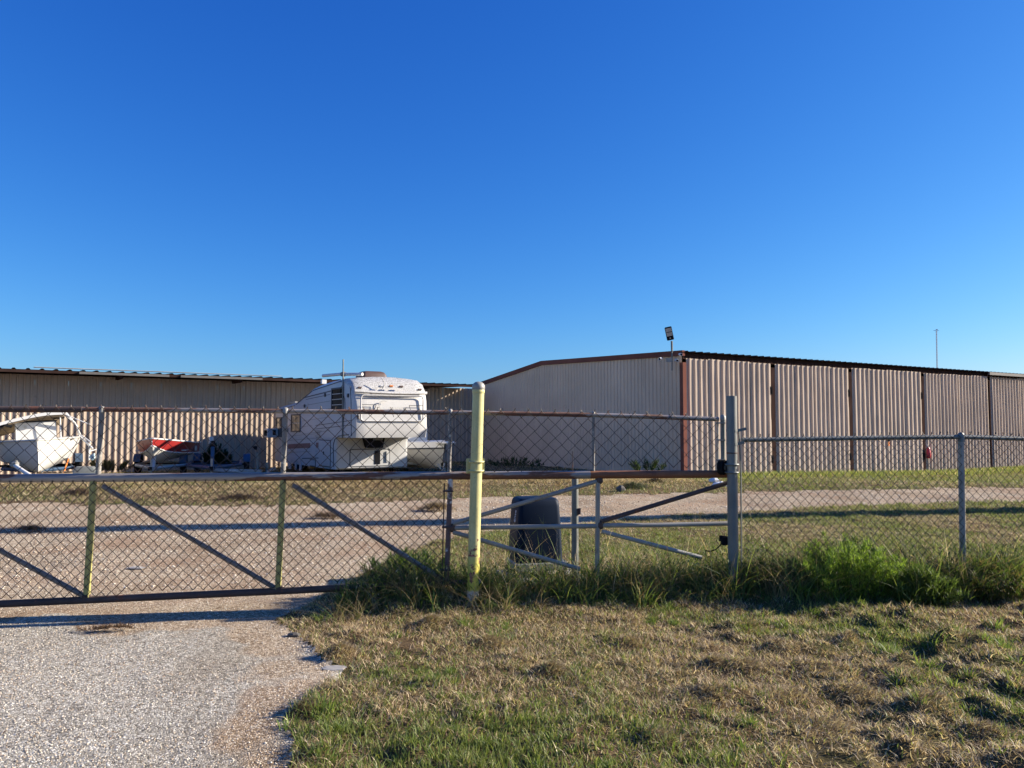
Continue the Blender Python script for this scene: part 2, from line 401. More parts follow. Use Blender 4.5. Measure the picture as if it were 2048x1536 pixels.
def gravel_mat():
    m, nt, b = newmat('crushed_gravel')
    v = coords(nt)
    a = N(nt, 'ShaderNodeAttribute', attribute_name='apron')
    big = noise(nt, v, 0.8, 4)
    mid = noise(nt, v, 3.2, 5)
    vor = N(nt, 'ShaderNodeTexVoronoi', Scale=70.0); nt.links.new(v, vor.inputs['Vector'])
    vor2 = N(nt, 'ShaderNodeTexVoronoi', Scale=38.0); nt.links.new(v, vor2.inputs['Vector'])
    dist = N(nt, 'ShaderNodeTexVoronoi', Scale=70.0, feature='DISTANCE_TO_EDGE'); nt.links.new(v, dist.inputs['Vector'])
    sep = N(nt, 'ShaderNodeSeparateColor'); nt.links.new(vor.outputs['Color'], sep.inputs[0])
    sep2 = N(nt, 'ShaderNodeSeparateColor'); nt.links.new(vor2.outputs['Color'], sep2.inputs[0])
    base = ramp(nt, mid, [(0.3, (0.40, 0.285, 0.20)), (0.5, (0.52, 0.395, 0.29)), (0.72, (0.55, 0.44, 0.335))])
    stone = ramp(nt, sep.outputs[0], [(0.0, (0.12, 0.085, 0.055)), (0.25, (0.38, 0.297, 0.195)), (0.68, (0.60, 0.50, 0.355)), (1.0, (0.88, 0.80, 0.64))])
    c = mixc(nt, 0.8, base, stone)
    c = mixc(nt, ramp(nt, big, [(0.46, (0, 0, 0)), (0.66, (0.55, 0.55, 0.55))]), c, (0.40, 0.25, 0.15))
    tar = ramp(nt, sep.outputs[1], [(0.0, (0.12, 0.110, 0.088)), (0.20, (0.345, 0.325, 0.268)), (0.62, (0.565, 0.535, 0.45)), (1.0, (0.88, 0.85, 0.74))])
    tar = mixc(nt, 0.22, tar, ramp(nt, mid, [(0.3, (0.35, 0.325, 0.27)), (0.7, (0.56, 0.53, 0.45))]))
    brk = N(nt, 'ShaderNodeMath', operation='MULTIPLY_ADD')
    nt.links.new(mid, brk.inputs[0]); brk.inputs[1].default_value = 0.9; nt.links.new(a.outputs['Fac'], brk.inputs[2])
    af = ramp(nt, brk.outputs[0], [(0.80, (0, 0, 0)), (1.05, (1, 1, 1))])
    c = mixc(nt, af, c, tar)
    drift = noise(nt, coords(nt, (1.0, 0.45, 1.0)), 0.9, 5, 0.6)
    c = mixc(nt, 1.0, c, ramp(nt, drift, [(0.32, (0.74, 0.68, 0.61)), (0.52, (1.0, 0.98, 0.95)), (0.70, (1.12, 1.10, 1.07))]), 'MULTIPLY')
    # hairline cracks in the worn paving
    ck = N(nt, 'ShaderNodeTexVoronoi', Scale=1.6, feature='DISTANCE_TO_EDGE')
    dv = N(nt, 'ShaderNodeMix', data_type='VECTOR'); dv.inputs[0].default_value = 0.08
    nz = N(nt, 'ShaderNodeTexNoise', Scale=6.0); nt.links.new(v, nz.inputs['Vector'])
    nt.links.new(v, dv.inputs[4]); nt.links.new(nz.outputs['Color'], dv.inputs[5])
    nt.links.new(dv.outputs[1], ck.inputs['Vector'])
    cm = ramp(nt, ck.outputs['Distance'], [(0.0, (1, 1, 1)), (0.012, (0, 0, 0))])
    cmul = N(nt, 'ShaderNodeMath', operation='MULTIPLY'); nt.links.new(cm, cmul.inputs[0]); nt.links.new(af, cmul.inputs[1])
    cm2 = N(nt, 'ShaderNodeMath', operation='MULTIPLY'); nt.links.new(cmul.outputs[0], cm2.inputs[0]); cm2.inputs[1].default_value = 0.55
    c = mixc(nt, cm2.outputs[0], c, (0.09, 0.075, 0.065))
    pit = ramp(nt, dist.outputs['Distance'], [(0.0, (0.30, 0.27, 0.25)), (0.25, (1, 1, 1))])
    c = mixc(nt, 0.75, c, pit, 'MULTIPLY')
    nt.links.new(c, b.inputs['Base Color'])
    b.inputs['Roughness'].default_value = 0.95
    b.inputs['Specular IOR Level'].default_value = 0.1
    hm = N(nt, 'ShaderNodeMath', operation='ADD')
    nt.links.new(dist.outputs['Distance'], hm.inputs[0]); nt.links.new(sep2.outputs[0], hm.inputs[1])
    bumpy(nt, b, hm.outputs[0], 0.55, 0.02)
    return m
M['gravel'] = gravel_mat()

# ------------------------------------------------------------------ mesh helpers
def tag(o, label=None, cat=None, group=None, kind=None):
    if label: o['label'] = label
    if cat: o['category'] = cat
    if group: o['group'] = group
    if kind: o['kind'] = kind
    return o
def thing(name, label, cat, loc=(0, 0, 0), rz=0.0, group=None):
    o = bpy.data.objects.new(name, None)
    o.location = loc
    o.rotation_euler = (0, 0, rz)
    o.empty_display_size = 0.2
    COL.objects.link(o)
    return tag(o, label, cat, group)
def chain(o):
    m = Matrix.Identity(4)
    while o is not None:
        m = o.matrix_basis @ m
        o = o.parent
    return m
class MB:
    def __init__(s):
        s.v = []; s.f = []
    def add(s, vs, fs):
        k = len(s.v)
        s.v += [tuple(v) for v in vs]
        s.f += [tuple(i + k for i in f) for f in fs]
        return s
    def box(s, c, d, rz=0.0, rot=None):
        hx, hy, hz = d[0] / 2, d[1] / 2, d[2] / 2
        m = rot if rot is not None else Matrix.Rotation(rz, 3, 'Z')
        vs = [Vector(c) + m @ Vector((x * hx, y * hy, z * hz)) for x in (-1, 1) for y in (-1, 1) for z in (-1, 1)]
        return s.add(vs, [(0, 1, 3, 2), (4, 6, 7, 5), (0, 4, 5, 1), (2, 3, 7, 6), (0, 2, 6, 4), (1, 5, 7, 3)])
    def bbox(s, c, d, bev, rz=0.0, rot=None):
        """box with chamfered edges"""
        m = rot if rot is not None else Matrix.Rotation(rz, 3, 'Z')
        h = [x / 2 for x in d]
        ring = lambda ix, iy, z: [(-ix, -iy + bev, z), (-ix + bev, -iy, z), (ix - bev, -iy, z), (ix, -iy + bev, z), (ix, iy - bev, z), (ix - bev, iy, z), (-ix + bev, iy, z), (-ix, iy - bev, z)]
        lay = [ring(h[0] - bev, h[1] - bev, -h[2]), ring(h[0], h[1], -h[2] + bev), ring(h[0], h[1], h[2] - bev), ring(h[0] - bev, h[1] - bev, h[2])]
        vs = [Vector(c) + m @ Vector(p) for l in lay for p in l]
        fs = [tuple(range(7, -1, -1)), tuple(range(24, 32))]
        for k in range(3):
            for i in range(8):
                j = (i + 1) % 8
                fs.append((k * 8 + i, k * 8 + j, k * 8 + 8 + j, k * 8 + 8 + i))
        return s.add(vs, fs)
    def tube(s, pts, r, n=10, cap=True):
        pts = [Vector(p) for p in pts]
        rs = r if isinstance(r, (list, tuple)) else [r] * len(pts)
        vs = []; fs = []
        up = None
        for i, p in enumerate(pts):
            d = (pts[min(i + 1, len(pts) - 1)] - pts[max(i - 1, 0)]).normalized()
            if up is None:
                ref = Vector((0, 0, 1)) if abs(d.z) < 0.9 else Vector((1, 0, 0))
                up = d.cross(ref).normalized()
            a = (up - d * up.dot(d)).normalized(); up = a
            b = d.cross(a)
            for k in range(n):
                t = 2 * math.pi * k / n
                vs.append(p + (a * math.cos(t) + b * math.sin(t)) * rs[i])
        for i in range(len(pts) - 1):
            for k in range(n):
                j = (k + 1) % n
                fs.append((i * n + k, i * n + j, (i + 1) * n + j, (i + 1) * n + k))
        if cap:
            fs.append(tuple(range(n - 1, -1, -1)))
            fs.append(tuple((len(pts) - 1) * n + k for k in range(n)))
        return s.add(vs, fs)
    def lathe(s, prof, c, axis=(0, 0, 1), n=20):
        """prof: list of (r, h) along axis"""
        ax = Vector(axis).normalized()
        ref = Vector((0, 0, 1)) if abs(ax.z) < 0.9 else Vector((1, 0, 0))
        a = ax.cross(ref).normalized(); b = ax.cross(a)
        vs = []; fs = []
        for r_, h in prof:
            for k in range(n):
                t = 2 * math.pi * k / n
                vs.append(Vector(c) + ax * h + (a * math.cos(t) + b * math.sin(t)) * max(r_, 1e-4))
        for i in range(len(prof) - 1):
            for k in range(n):
                j = (k + 1) % n
                fs.append((i * n + k, i * n + j, (i + 1) * n + j, (i + 1) * n + k))
        fs.append(tuple(range(n - 1, -1, -1))); fs.append(tuple((len(prof) - 1) * n + k for k in range(n)))
        return s.add(vs, fs)
    def prism(s, poly, off):
        """poly: 3d points; extruded by vector off"""
        off = Vector(off); n = len(poly)
        vs = [Vector(p) for p in poly] + [Vector(p) + off for p in poly]
        fs = [tuple(range(n - 1, -1, -1)), tuple(range(n, 2 * n))] + [(i, (i + 1) % n, n + (i + 1) % n, n + i) for i in range(n)]
        return s.add(vs, fs)
    def grid(s, rows, closed=False):
        nr, nc = len(rows), len(rows[0])
        vs = [p for r_ in rows for p in r_]
        fs = []
        for i in range(nr - 1):
            for j in range(nc if closed else nc - 1):
                k = (j + 1) % nc
                fs.append((i * nc + j, i * nc + k, (i + 1) * nc + k, (i + 1) * nc + j))
        return s.add(vs, fs)
    def build(s, name, mat, parent=None, world=True, smooth=False, auto=40, kind=None, label=None):
        vs = s.v
        if parent is not None and world:
            inv = chain(parent).inverted()
            vs = [tuple(inv @ Vector(v)) for v in vs]
        me = bpy.data.meshes.new(name)
        me.from_pydata(vs, [], s.f)
        me.materials.append(M[mat] if isinstance(mat, str) else mat)
        me.validate(); me.update()
        if smooth:
            me.shade_smooth()
            if auto:
                me.set_sharp_from_angle(angle=R(auto))
        o = bpy.data.objects.new(name, me)
        COL.objects.link(o)
        if parent is not None:
            o.parent = parent
        if kind: o['kind'] = kind
        if label: o['label'] = label
        return o
def pipe(name, pts, r, mat, parent, n=12, label=None, cap=True):
    return MB().tube(pts, r, n, cap).build(name, mat, parent, smooth=True, label=label)

def fast_mesh(name, verts, tris, tint, mat, parent=None, extra=None):
    """verts (n,3) float, tris (m,3) int, tint (n,3)"""
    me = bpy.data.meshes.new(name)
    nv, nf = len(verts), len(tris)
    me.vertices.add(nv); me.loops.add(nf * 3); me.polygons.add(nf)
    me.vertices.foreach_set('co', np.ascontiguousarray(verts, np.float32).ravel())
    me.loops.foreach_set('vertex_index', np.ascontiguousarray(tris, np.int32).ravel())
    me.polygons.foreach_set('loop_start', np.arange(0, nf * 3, 3, dtype=np.int32))
    me.polygons.foreach_set('loop_total', np.full(nf, 3, np.int32))
    me.update(calc_edges=True)
    if tint is not None:
        at_ = me.attributes.new('tint', 'FLOAT_COLOR', 'POINT')
        at_.data.foreach_set('color', np.ascontiguousarray(np.c_[tint, np.ones(nv)], np.float32).ravel())
    me.materials.append(M[mat])
    o = bpy.data.objects.new(name, me)
    COL.objects.link(o)
    if parent is not None: o.parent = parent
    return o

def blade_arrays(pos, h, w, az, lean, face, tint, segs=2, droop=0.35, base_w=1.0):
    """curved tapering blades; every argument is an array over blades"""
    n = len(pos)
    ks = 2 * segs + 1
    V = np.zeros((n, ks, 3)); C = np.zeros((n, ks, 3))
    dx, dy = np.cos(az), np.sin(az)
    sx, sy = np.cos(face), np.sin(face)
    for k in range(segs + 1):
        t = k / segs
        out = h * lean * t ** 1.6
        up = h * t * (1 - droop * lean * t)
        cx = pos[:, 0] + dx * out; cy = pos[:, 1] + dy * out; cz = pos[:, 2] + up
        ww = w * (1 - t) ** 0.7 * 0.5 * (base_w if k == 0 else 1)
        shade = 0.8 + 0.35 * t
        if k < segs:
            for q, sgn in ((2 * k, -1), (2 * k + 1, 1)):
                V[:, q, 0] = cx + sgn * sx * ww; V[:, q, 1] = cy + sgn * sy * ww; V[:, q, 2] = cz
                C[:, q] = tint
        else:
            V[:, 2 * k, 0] = cx; V[:, 2 * k, 1] = cy; V[:, 2 * k, 2] = cz
            C[:, 2 * k] = tint
    T = []
    for k in range(segs - 1):
        a = 2 * k
        T += [(a, a + 1, a + 3), (a, a + 3, a + 2)]
    a = 2 * (segs - 1)
    T.append((a, a + 1, a + 2))
    T = np.array(T)
    off = (np.arange(n) * ks)[:, None, None]
    return V.reshape(-1, 3), (T[None] + off).reshape(-1, 3), C.reshape(-1, 3)
def blades(name, mat, *a, parent=None, **k):
    v, t, c = blade_arrays(*a, **k)
    return fast_mesh(name, v, t, c, mat, parent)

# ------------------------------------------------------------------ the ground
def axis_vals(lo, hi, step, far, back=None, grow=1.16):
    mid = list(np.arange(lo, hi + 1e-9, step))
    up = []; s = step; v = mid[-1]
    while v < far:
        s *= grow; v += s; up.append(v)
    dn = []; s = step; v = mid[0]; b = -far if back is None else back
    while v > b:
        s *= grow; v -= s; dn.append(v)
    return np.array(dn[::-1] + mid + up)
xs = axis_vals(-4.2, 6.2, 0.05, 2500, grow=1.035)
ys = axis_vals(3.0, 8.6, 0.045, 3000, -400, grow=1.03)
GX, GY = np.meshgrid(xs, ys)
DR = in_drive(GX, GY)
GZ = gz(GX, GY, DR)
def ground_sheet(name, mat, mask, apron=False):
    nx = len(xs)
    cx = (GX[:-1, :-1] + GX[1:, 1:]) / 2; cy = (GY[:-1, :-1] + GY[1:, 1:]) / 2
    ii, jj = np.nonzero(mask(cx, cy))
    a = ii * nx + jj
    q = np.stack([a, a + 1, a + nx + 1, a + nx], 1)
    used, inv = np.unique(q, return_inverse=True)
    P = np.stack([GX.ravel(), GY.ravel(), GZ.ravel()], 1)[used]
    me = bpy.data.meshes.new(name)
    nf = len(q)
    me.vertices.add(len(P)); me.loops.add(nf * 4); me.polygons.add(nf)
    me.vertices.foreach_set('co', P.astype(np.float32).ravel())
    me.loops.foreach_set('vertex_index', inv.reshape(-1).astype(np.int32))
    me.polygons.foreach_set('loop_start', np.arange(0, nf * 4, 4, dtype=np.int32))
    me.polygons.foreach_set('loop_total', np.full(nf, 4, np.int32))
    me.update(calc_edges=True)
    me.shade_smooth()
    if apron:
        e = ground_at(300, 1275).y
        f = 1 - sm(e - 0.25, e + 0.25, P[:, 1] + (fbm(P[:, 0] * 1.3, P[:, 1] * 1.3, 3) - 0.5) * 1.2 + 0.10 * P[:, 0])
        # a tan swath of loose stone runs diagonally through the paving
        d = np.abs((P[:, 0] + 1.35) + 0.25 * (P[:, 1] - 4.6) + (fbm(P[:, 0] * 2, P[:, 1] * 2, 8) - .5) * .5)
        f = f * (0.35 + 0.65 * sm(0.10, 0.5, d))
        A = me.attributes.new('apron', 'FLOAT', 'POINT')
        A.data.foreach_set('value', f.astype(np.float32))
    me.materials.append(M[mat])
    o = bpy.data.objects.new(name, me)
    COL.objects.link(o)
    o['kind'] = 'structure'
    return o
ground_sheet('ground', 'ground', lambda x, y: ~in_drive(x, y))
ground_sheet('gravel_driveway', 'gravel', lambda x, y: in_drive(x, y), True)

# ------------------------------------------------------------------ ribbed sheets
PITCH = 0.215
def rib_profile(width, pitch=PITCH, h=0.032, base=0.085, top=0.035, minor=False):
    if pitch > 0.25 and pitch < 0.3: base, top = 0.11, 0.045
    """(u, out) polyline of a ribbed metal sheet"""
    n = max(1, round(width / pitch)); p = width / n
    out = [(0.0, 0.0)]
    for i in range(n):
        c = (i + 0.5) * p
        out += [(c - base / 2, 0), (c - top / 2, h), (c + top / 2, h), (c + base / 2, 0)]
    out.append((width, 0.0))
    return out
def sheet(width, z0, z1a, z1b=None, dent=0.0, segs=1, seed=0, pitch=PITCH, h=0.032):
    """local x along the wall, -y outwards, z up; the top edge may slope"""
    if z1b is None: z1b = z1a
    pr = rib_profile(width, pitch, h)
    rr = random.Random(seed)
    rows = []
    ph = [rr.uniform(0, 6.28) for _ in range(4)]
    for k in range(segs + 1):
        t = k / segs
        row = []
        for u, o in pr:
            zt = z1a + (z1b - z1a) * u / width
            d = dent * (math.sin(u * 9 + ph[0] + t * 3) * math.sin(t * 7 + ph[1]) + 0.6 * math.sin(u * 23 + ph[2]) * math.sin(t * 17 + ph[3])) * (0.4 + t)
            sh = dent * 0.8 * math.sin(t * 9 + u * 31 + ph[0]) * (1 if o > 0 else 0)
            row.append((u + sh, -(o + d), z0 + (zt - z0) * t))
        rows.append(row)
    return MB().grid(rows[::-1])
def place(mesh, name, loc, rz, parent):
    o = bpy.data.objects.new(name, mesh)
    COL.objects.link(o)
    o.parent = parent
    pm = chain(parent).inverted()
    o.matrix_basis = pm @ (Matrix.Translation(loc) @ Matrix.Rotation(rz, 4, 'Z'))
    return o

# ------------------------------------------------------------------ long building on the left
LD = Vector((math.cos(R(35)), math.sin(R(35)), 0))          # along the wall, to the right
LN = Vector((math.sin(R(35)), -math.cos(R(35)), 0))         # outwards, towards the camera
L0 = Vector((-16.9, 25.42, 0))                              # a point under the eave
LEAVE = 3.47
OVER = 1.25
lw = L0 - LN * OVER
lb = thing('storage_building', 'long beige ribbed metal storage building behind the boats, with a deep shaded eave', 'building', tuple(lw), R(35))
protos = []
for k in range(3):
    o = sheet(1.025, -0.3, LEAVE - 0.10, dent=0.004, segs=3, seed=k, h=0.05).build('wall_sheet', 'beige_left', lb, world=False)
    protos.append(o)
for i, s0 in enumerate(np.arange(-9 * 1.03, 23 * 1.03, 1.03)):
    if i < 3:
        protos[i].location = (s0, 0, 0)
    else:
        o = protos[i % 3].copy(); COL.objects.link(o); o.parent = lb
        o.location = (s0, 0, 0)
def on_eave(px):
    """distance along the eave under a column of the photograph"""
    p = on_plane(px, 750, L0, LN)
    return (p - L0).dot(LD)
LA, LB_ = -9.3, on_eave(953)
# roof: ribbed sheets run up the slope; the ribs show as teeth along the eave
mb = MB()
pr = rib_profile(LB_ - LA, 0.41, 0.045, 0.14, 0.06)
slope = 0.02
mb.grid([[(LA + u, -OVER - 0.02, LEAVE + o) for u, o in pr], [(LA + u, 9.0, LEAVE + o + slope * 10) for u, o in pr]])
mb.box(((LA + LB_) / 2, 3.9, LEAVE - 0.045 + 0.10), (LB_ - LA, 10.3, 0.012), rot=Matrix.Rotation(slope, 3, 'X'))
mb.build('roof', 'roof', lb, world=False)
MB().box(((LA + LB_) / 2, -OVER + 0.02, LEAVE - 0.055), (LB_ - LA, 0.05, 0.10)).build('fascia', 'dark_brown', lb, world=False)
for a, b in ((158, 338), (361, 524)):
    ua, ub = on_eave(a), on_eave(b)
    MB().box(((ua + ub) / 2, -OVER - 0.045, LEAVE - 0.06), (ub - ua, 0.07, 0.085)).build('gutter', 'gutter', lb, world=False, label='short grey gutter under the eave')
ua, ub = on_eave(70), on_eave(571)
MB().box(((ua + ub) / 2, -OVER + 0.75, LEAVE + 0.13), (ub - ua, 0.55, 0.02), rot=Matrix.Rotation(0.03, 3, 'X')).build('roof_strip', 'roof_zinc', lb, world=False, label='galvanised strip lying on the roof')
for u in np.arange(LA + 0.3, LB_, 4.2):
    MB().box((u, -OVER * 0.5, LEAVE - 0.15), (0.10, OVER - 0.15, 0.12)).build('eave_bracket', 'dark_brown', lb, world=False)
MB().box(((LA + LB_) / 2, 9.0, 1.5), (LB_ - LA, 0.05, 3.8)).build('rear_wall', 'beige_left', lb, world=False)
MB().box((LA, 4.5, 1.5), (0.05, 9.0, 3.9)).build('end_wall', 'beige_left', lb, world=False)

# ------------------------------------------------------------------ building on the right with the row of doors
RA = R(31.5)
RC = Vector((5.72, 25.85, 0))
RD = Vector((math.cos(RA), math.sin(RA), 0)); RN = Vector((math.sin(RA), -math.cos(RA), 0))
RG = Vector((-math.sin(RA), math.cos(RA), 0))               # along the gable, away from the camera
REAVE, RRIDGE, RBACK = 4.05, 4.30, 3.64
SRIDGE, SBACK, RLEN = 8.45, 13.65, 36.0
rb = thing('garage_building', 'large beige metal storage building with tall ribbed doors and brown roof edge', 'building', tuple(RC), RA)
def rl(px, py):
    """pixel -> local (x along the doors, z) on the door wall"""
    p = on_plane(px, py, RC, RN) - RC
    return p.dot(RD), p.z
# gable sheets (local y runs along the gable)
n = 14
for i in range(n):
    a, b = SBACK * i / n, SBACK * (i + 1) / n
    zt = lambda s: (REAVE + (RRIDGE - REAVE) * s / SRIDGE if s < SRIDGE else RRIDGE + (RBACK - RRIDGE) * (s - SRIDGE) / (SBACK - SRIDGE)) - 0.06
    zm = zt((a + b) / 2)
    m_ = sheet(b - a - 0.004, -0.6, zt(b), zt(a), dent=0.003, segs=2, seed=40 + i)
    if a < SRIDGE < b:
        m_ = sheet(b - a - 0.004, -0.6, zm, zm, seed=40 + i)
    o = m_.build('wall_sheet', 'beige', rb, world=False)
    o.location = (0.0, b, 0); o.rotation_euler = (0, 0, -math.pi / 2)
# roof
mb = MB()
pr = rib_profile(RLEN, 0.34, 0.045, 0.12, 0.05)
OV2 = 0.16
mb.grid([[(u - 0.06, -OV2, REAVE + o) for u, o in pr], [(u - 0.06, SRIDGE, RRIDGE + o) for u, o in pr], [(u - 0.06, SBACK + 0.3, RBACK - 0.03 + o) for u, o in pr]])
mb.build('roof', 'roof', rb, world=False)
# gable trim along the two slopes
def trim(y0, z0, y1, z1, name, parent):
    mb = MB()
    mb.prism([(-0.075, y0, z0 + 0.055), (-0.075, y1, z1 + 0.055), (-0.075, y1, z1 - 0.13), (-0.075, y0, z0 - 0.13)], (0.12, 0, 0))
    return mb.build(name, 'brown_trim', parent, world=False)
trim(-0.1, REAVE, SRIDGE, RRIDGE, 'gable_trim', rb)
trim(SRIDGE, RRIDGE, SBACK + 0.2, RBACK, 'gable_trim', rb)
MB().box((0.0, -0.045, 1.55), (0.16, 0.16, 4.3)).build('corner_trim', 'brown_trim', rb, world=False)
MB().box((RLEN / 2, 0.06, REAVE - 0.12), (RLEN - 0.1, 0.10, 0.20)).build('header', 'dark_brown', rb, world=False)  # dark colour paints in the shade under the roof overhang
MB().box((RLEN / 2, 0.30, 1.4), (RLEN - 0.2, 0.04, 4.4)).build('door_backing', 'dark_brown', rb, world=False)
MB().box((RLEN / 2, SBACK, 1.3), (RLEN, 0.05, 4.2)).build('rear_wall', 'beige', rb, world=False)
MB().box((RLEN, SBACK / 2, 1.3), (0.05, SBACK, 4.2)).build('end_wall', 'beige', rb, world=False)
# doors: posts at the columns seen in the photograph, then evenly on
posts = [rl(x, 850)[0] for x in (1545, 1700, 1845, 1978)]
step = posts[-1] - posts[-2]
edges = [0.10] + posts
while edges[-1] + step < RLEN - 0.3:
    edges.append(edges[-1] + step)
for i in range(len(edges) - 1):
    a, b = edges[i] + 0.14, edges[i + 1] - 0.16
    if i == 0: a = edges[0] + 0.06
    frame = MB()
    frame.box((a + 0.03, -0.005, 1.65), (0.05, 0.05, 4.0)); frame.box((b - 0.03, -0.005, 1.65), (0.05, 0.05, 4.0))
    frame.box(((a + b) / 2, 0.0, 1.9), (b - a - 0.12, 0.04, 0.08)); frame.box(((a + b) / 2, 0.0, 3.55), (b - a - 0.12, 0.04, 0.08))
    d = frame.build('door', 'dark_brown', rb, world=False)
    nsh = 4
    wd = (b - a) / nsh
    for k in range(nsh):
        ztop = REAVE - 0.185 + random.uniform(-0.03, 0.02)
        # overlap one lapped sheet in the middle of the door
        o = sheet(wd + (0.05 if k % 2 else 0), -0.55, ztop, ztop + random.uniform(-0.02, 0.02), dent=0.0035, segs=7, seed=100 + i * 7 + k, pitch=0.275, h=0.055).build('sheet', 'beige_door', d, world=False)
        o.location = (a + k * wd, -0.035 - 0.012 * (k % 2), 0)
    for z_ in (2.95, 0.45):
        MB().box((b + 0.02, -0.05, z_), (0.16, 0.07, 0.10)).box((b + 0.06, -0.07, z_ - 0.12), (0.05, 0.06, 0.22)).build('latch', 'black', d, world=False)
for e in edges[1:]:
    MB().box((e, -0.01, 1.6), (0.24, 0.07, 4.2)).build('door_post', 'dark_brown', rb, world=False)
gx0 = rl(1968, 740)[0]
MB().box(((gx0 + RLEN) / 2, -OV2 - 0.05, REAVE - 0.06), (RLEN - gx0, 0.09, 0.13)).build('gutter', 'gutter', rb, world=False, label='grey gutter along the right half of the eave')
MB().box((gx0 + 0.18, -0.10, 1.7), (0.06, 0.06, 3.9)).build('downpipe', 'dark_brown', rb, world=False)

# things hung on the doors
x_, z_ = rl(1850, 905)
bag = thing('red_bag', 'small red cloth bag hanging on a brown door post', 'bag', tuple(RC + RD * x_ + RN * 0.16 + Vector((0, 0, z_))), RA)
rows = []
for t, w_, d_ in ((-0.24, .06, .05), (-0.20, .11, .08), (-0.05, .115, .09), (0.10, .10, .07), (0.19, .06, .05), (0.24, .02, .02)):
    rows.append([(w_ * math.cos(k * math.pi / 5) * (1 + .12 * math.sin(k * 3 + t * 20)), d_ * math.sin(k * math.pi / 5), t) for k in range(10)])
MB().grid(rows, closed=True).build('pouch', 'bag_red', bag, world=False, smooth=True)
MB().tube([(-.02, 0, .22), (-.05, 0.03, .30), (0, .06, .36), (.04, 0.03, .30), (.02, 0, .22)], .008, 6).build('strap', 'bag_white', bag, world=False)
x_, z_ = rl(1773, 886)
tg = thing('orange_tag', 'small orange tag hanging from a black hasp on a ribbed door', 'tag', tuple(RC + RD * x_ + RN * 0.10 + Vector((0, 0, z_))), RA)
MB().prism([(-.05, 0, -.10), (.04, 0, -.12), (.055, 0, .03), (.0, 0, .07), (-.055, 0, .02)], (0, -0.015, 0)).build('tag_plate', 'orange', tg, world=False)
MB().box((0, -0.01, .10), (.11, .05, .05)).build('hasp', 'black', tg, world=False)

# solar lamp and cameras on the corner
lp = thing('solar_light', 'solar street light on a short pole clamped to the corner of the gable', 'light', tuple(at(1344, 735, 25.9)))
pl = MB().tube([at(1344, 741, 25.85), at(1344, 700, 25.85)], 0.022, 8)
pl.tube([at(1344, 703, 25.85), at(1343.5, 682, 25.85)], 0.036, 8)
pl.build('pole', 'galv_dark', lp, smooth=True)
hd = at(1338.5, 667, 25.85)
rot = Matrix.Rotation(R(-12), 3, 'Z') @ Matrix.Rotation(R(15), 3, 'X') @ Matrix.Rotation(R(-11), 3, 'Y')
hb = MB().bbox(hd, (0.235, 0.06, 0.46), 0.02, rot=rot).build('lamp_head', 'black', lp)
for dz in (0.125, -0.02):
    MB().box(hd + rot @ Vector((0, -0.032, dz)), (0.195, 0.008, 0.125), rot=rot).build('lens', 'solar', lp)
MB().lathe([(0.02, 0), (0.02, 0.012), (0.005, 0.016)], hd + rot @ Vector((0, -0.03, -0.155)), rot @ Vector((0, -1, 0)), 10).build('sensor', 'bag_white', lp)
MB().box(at(1338, 720, 25.80), (0.20, 0.06, 0.13), R(5)).build('bracket', 'galv', lp)
for nm, px, py, lab in (('security_camera', 1320, 718, 'white bullet security camera left of the solar light bracket'),
                        ('security_camera', 1354, 721, 'white bullet security camera right of the solar light bracket'),
                        ('security_camera', 1362, 709, 'bullet security camera at the very corner of the roof edge')):
    c = at(px, py, 25.76)
    q = thing(nm, lab, 'camera', tuple(c), 0, 'cameras on the building corner')
    ax = Vector((random.uniform(-.5, .3), -1, -.15)).normalized()
    MB().lathe([(0.045, -0.16), (0.052, -0.15), (0.052, 0.03), (0.047, 0.05), (0.04, 0.05), (0.038, 0.03), (0.0, 0.03)], c, ax, 14).build('housing', 'bag_white', q, smooth=True)
    MB().lathe([(0.034, 0.032), (0.03, 0.040), (0.0, 0.042)], c, ax, 12).build('lens', 'black', q)
    MB().tube([c - ax * 0.12, c - ax * 0.12 + Vector((0, 0.10, 0.02))], 0.018, 8).build('mount', 'galv', q)

# small wall box near the bottom of the left building
c = on_plane(421, 881, lw, LN) + LN * 0.10
mt = thing('meter_box', 'small white utility box on a thin post against the ribbed wall', 'utility box', (c.x, c.y, 0), R(35))
MB().bbox((0, 0, c.z), (0.17, 0.12, 0.30), 0.02).build('box', 'bag_white', mt, world=False)
MB().box((0, 0, c.z / 2 - 0.1), (0.06, 0.05, c.z - 0.1)).build('post', 'galv_dark', mt, world=False)

# ------------------------------------------------------------------ far radio mast
tw = thing('radio_mast', 'slender lattice radio mast far behind the right building', 'tower', tuple(at(1874, 850, 600)))
b0, b1 = at(1876, 846, 600), at(1873, 661, 600)
mb = MB()
for k in range(3):
    t = 2 * math.pi * k / 3
    o_ = Vector((math.cos(t), math.sin(t), 0)) * 0.42
    mb.tube([b0 + o_, b1 + o_], 0.13, 4)
for i in range(36):
    p = b0.lerp(b1, i / 36); q = b0.lerp(b1, (i + 1) / 36)
    for k in range(3):
        t, t2 = 2 * math.pi * k / 3, 2 * math.pi * (k + 1) / 3
        mb.tube([p + Vector((math.cos(t), math.sin(t), 0)) * .42, q + Vector((math.cos(t2), math.sin(t2), 0)) * .42], 0.07, 3)
mb.build('lattice', 'tower', tw)
MB().tube([at(1867, 661, 600), at(1878, 661, 600)], 0.16, 6).tube([at(1872, 659, 600), at(1875, 659, 600)], 0.35, 6).build('antenna_arm', 'tower', tw)

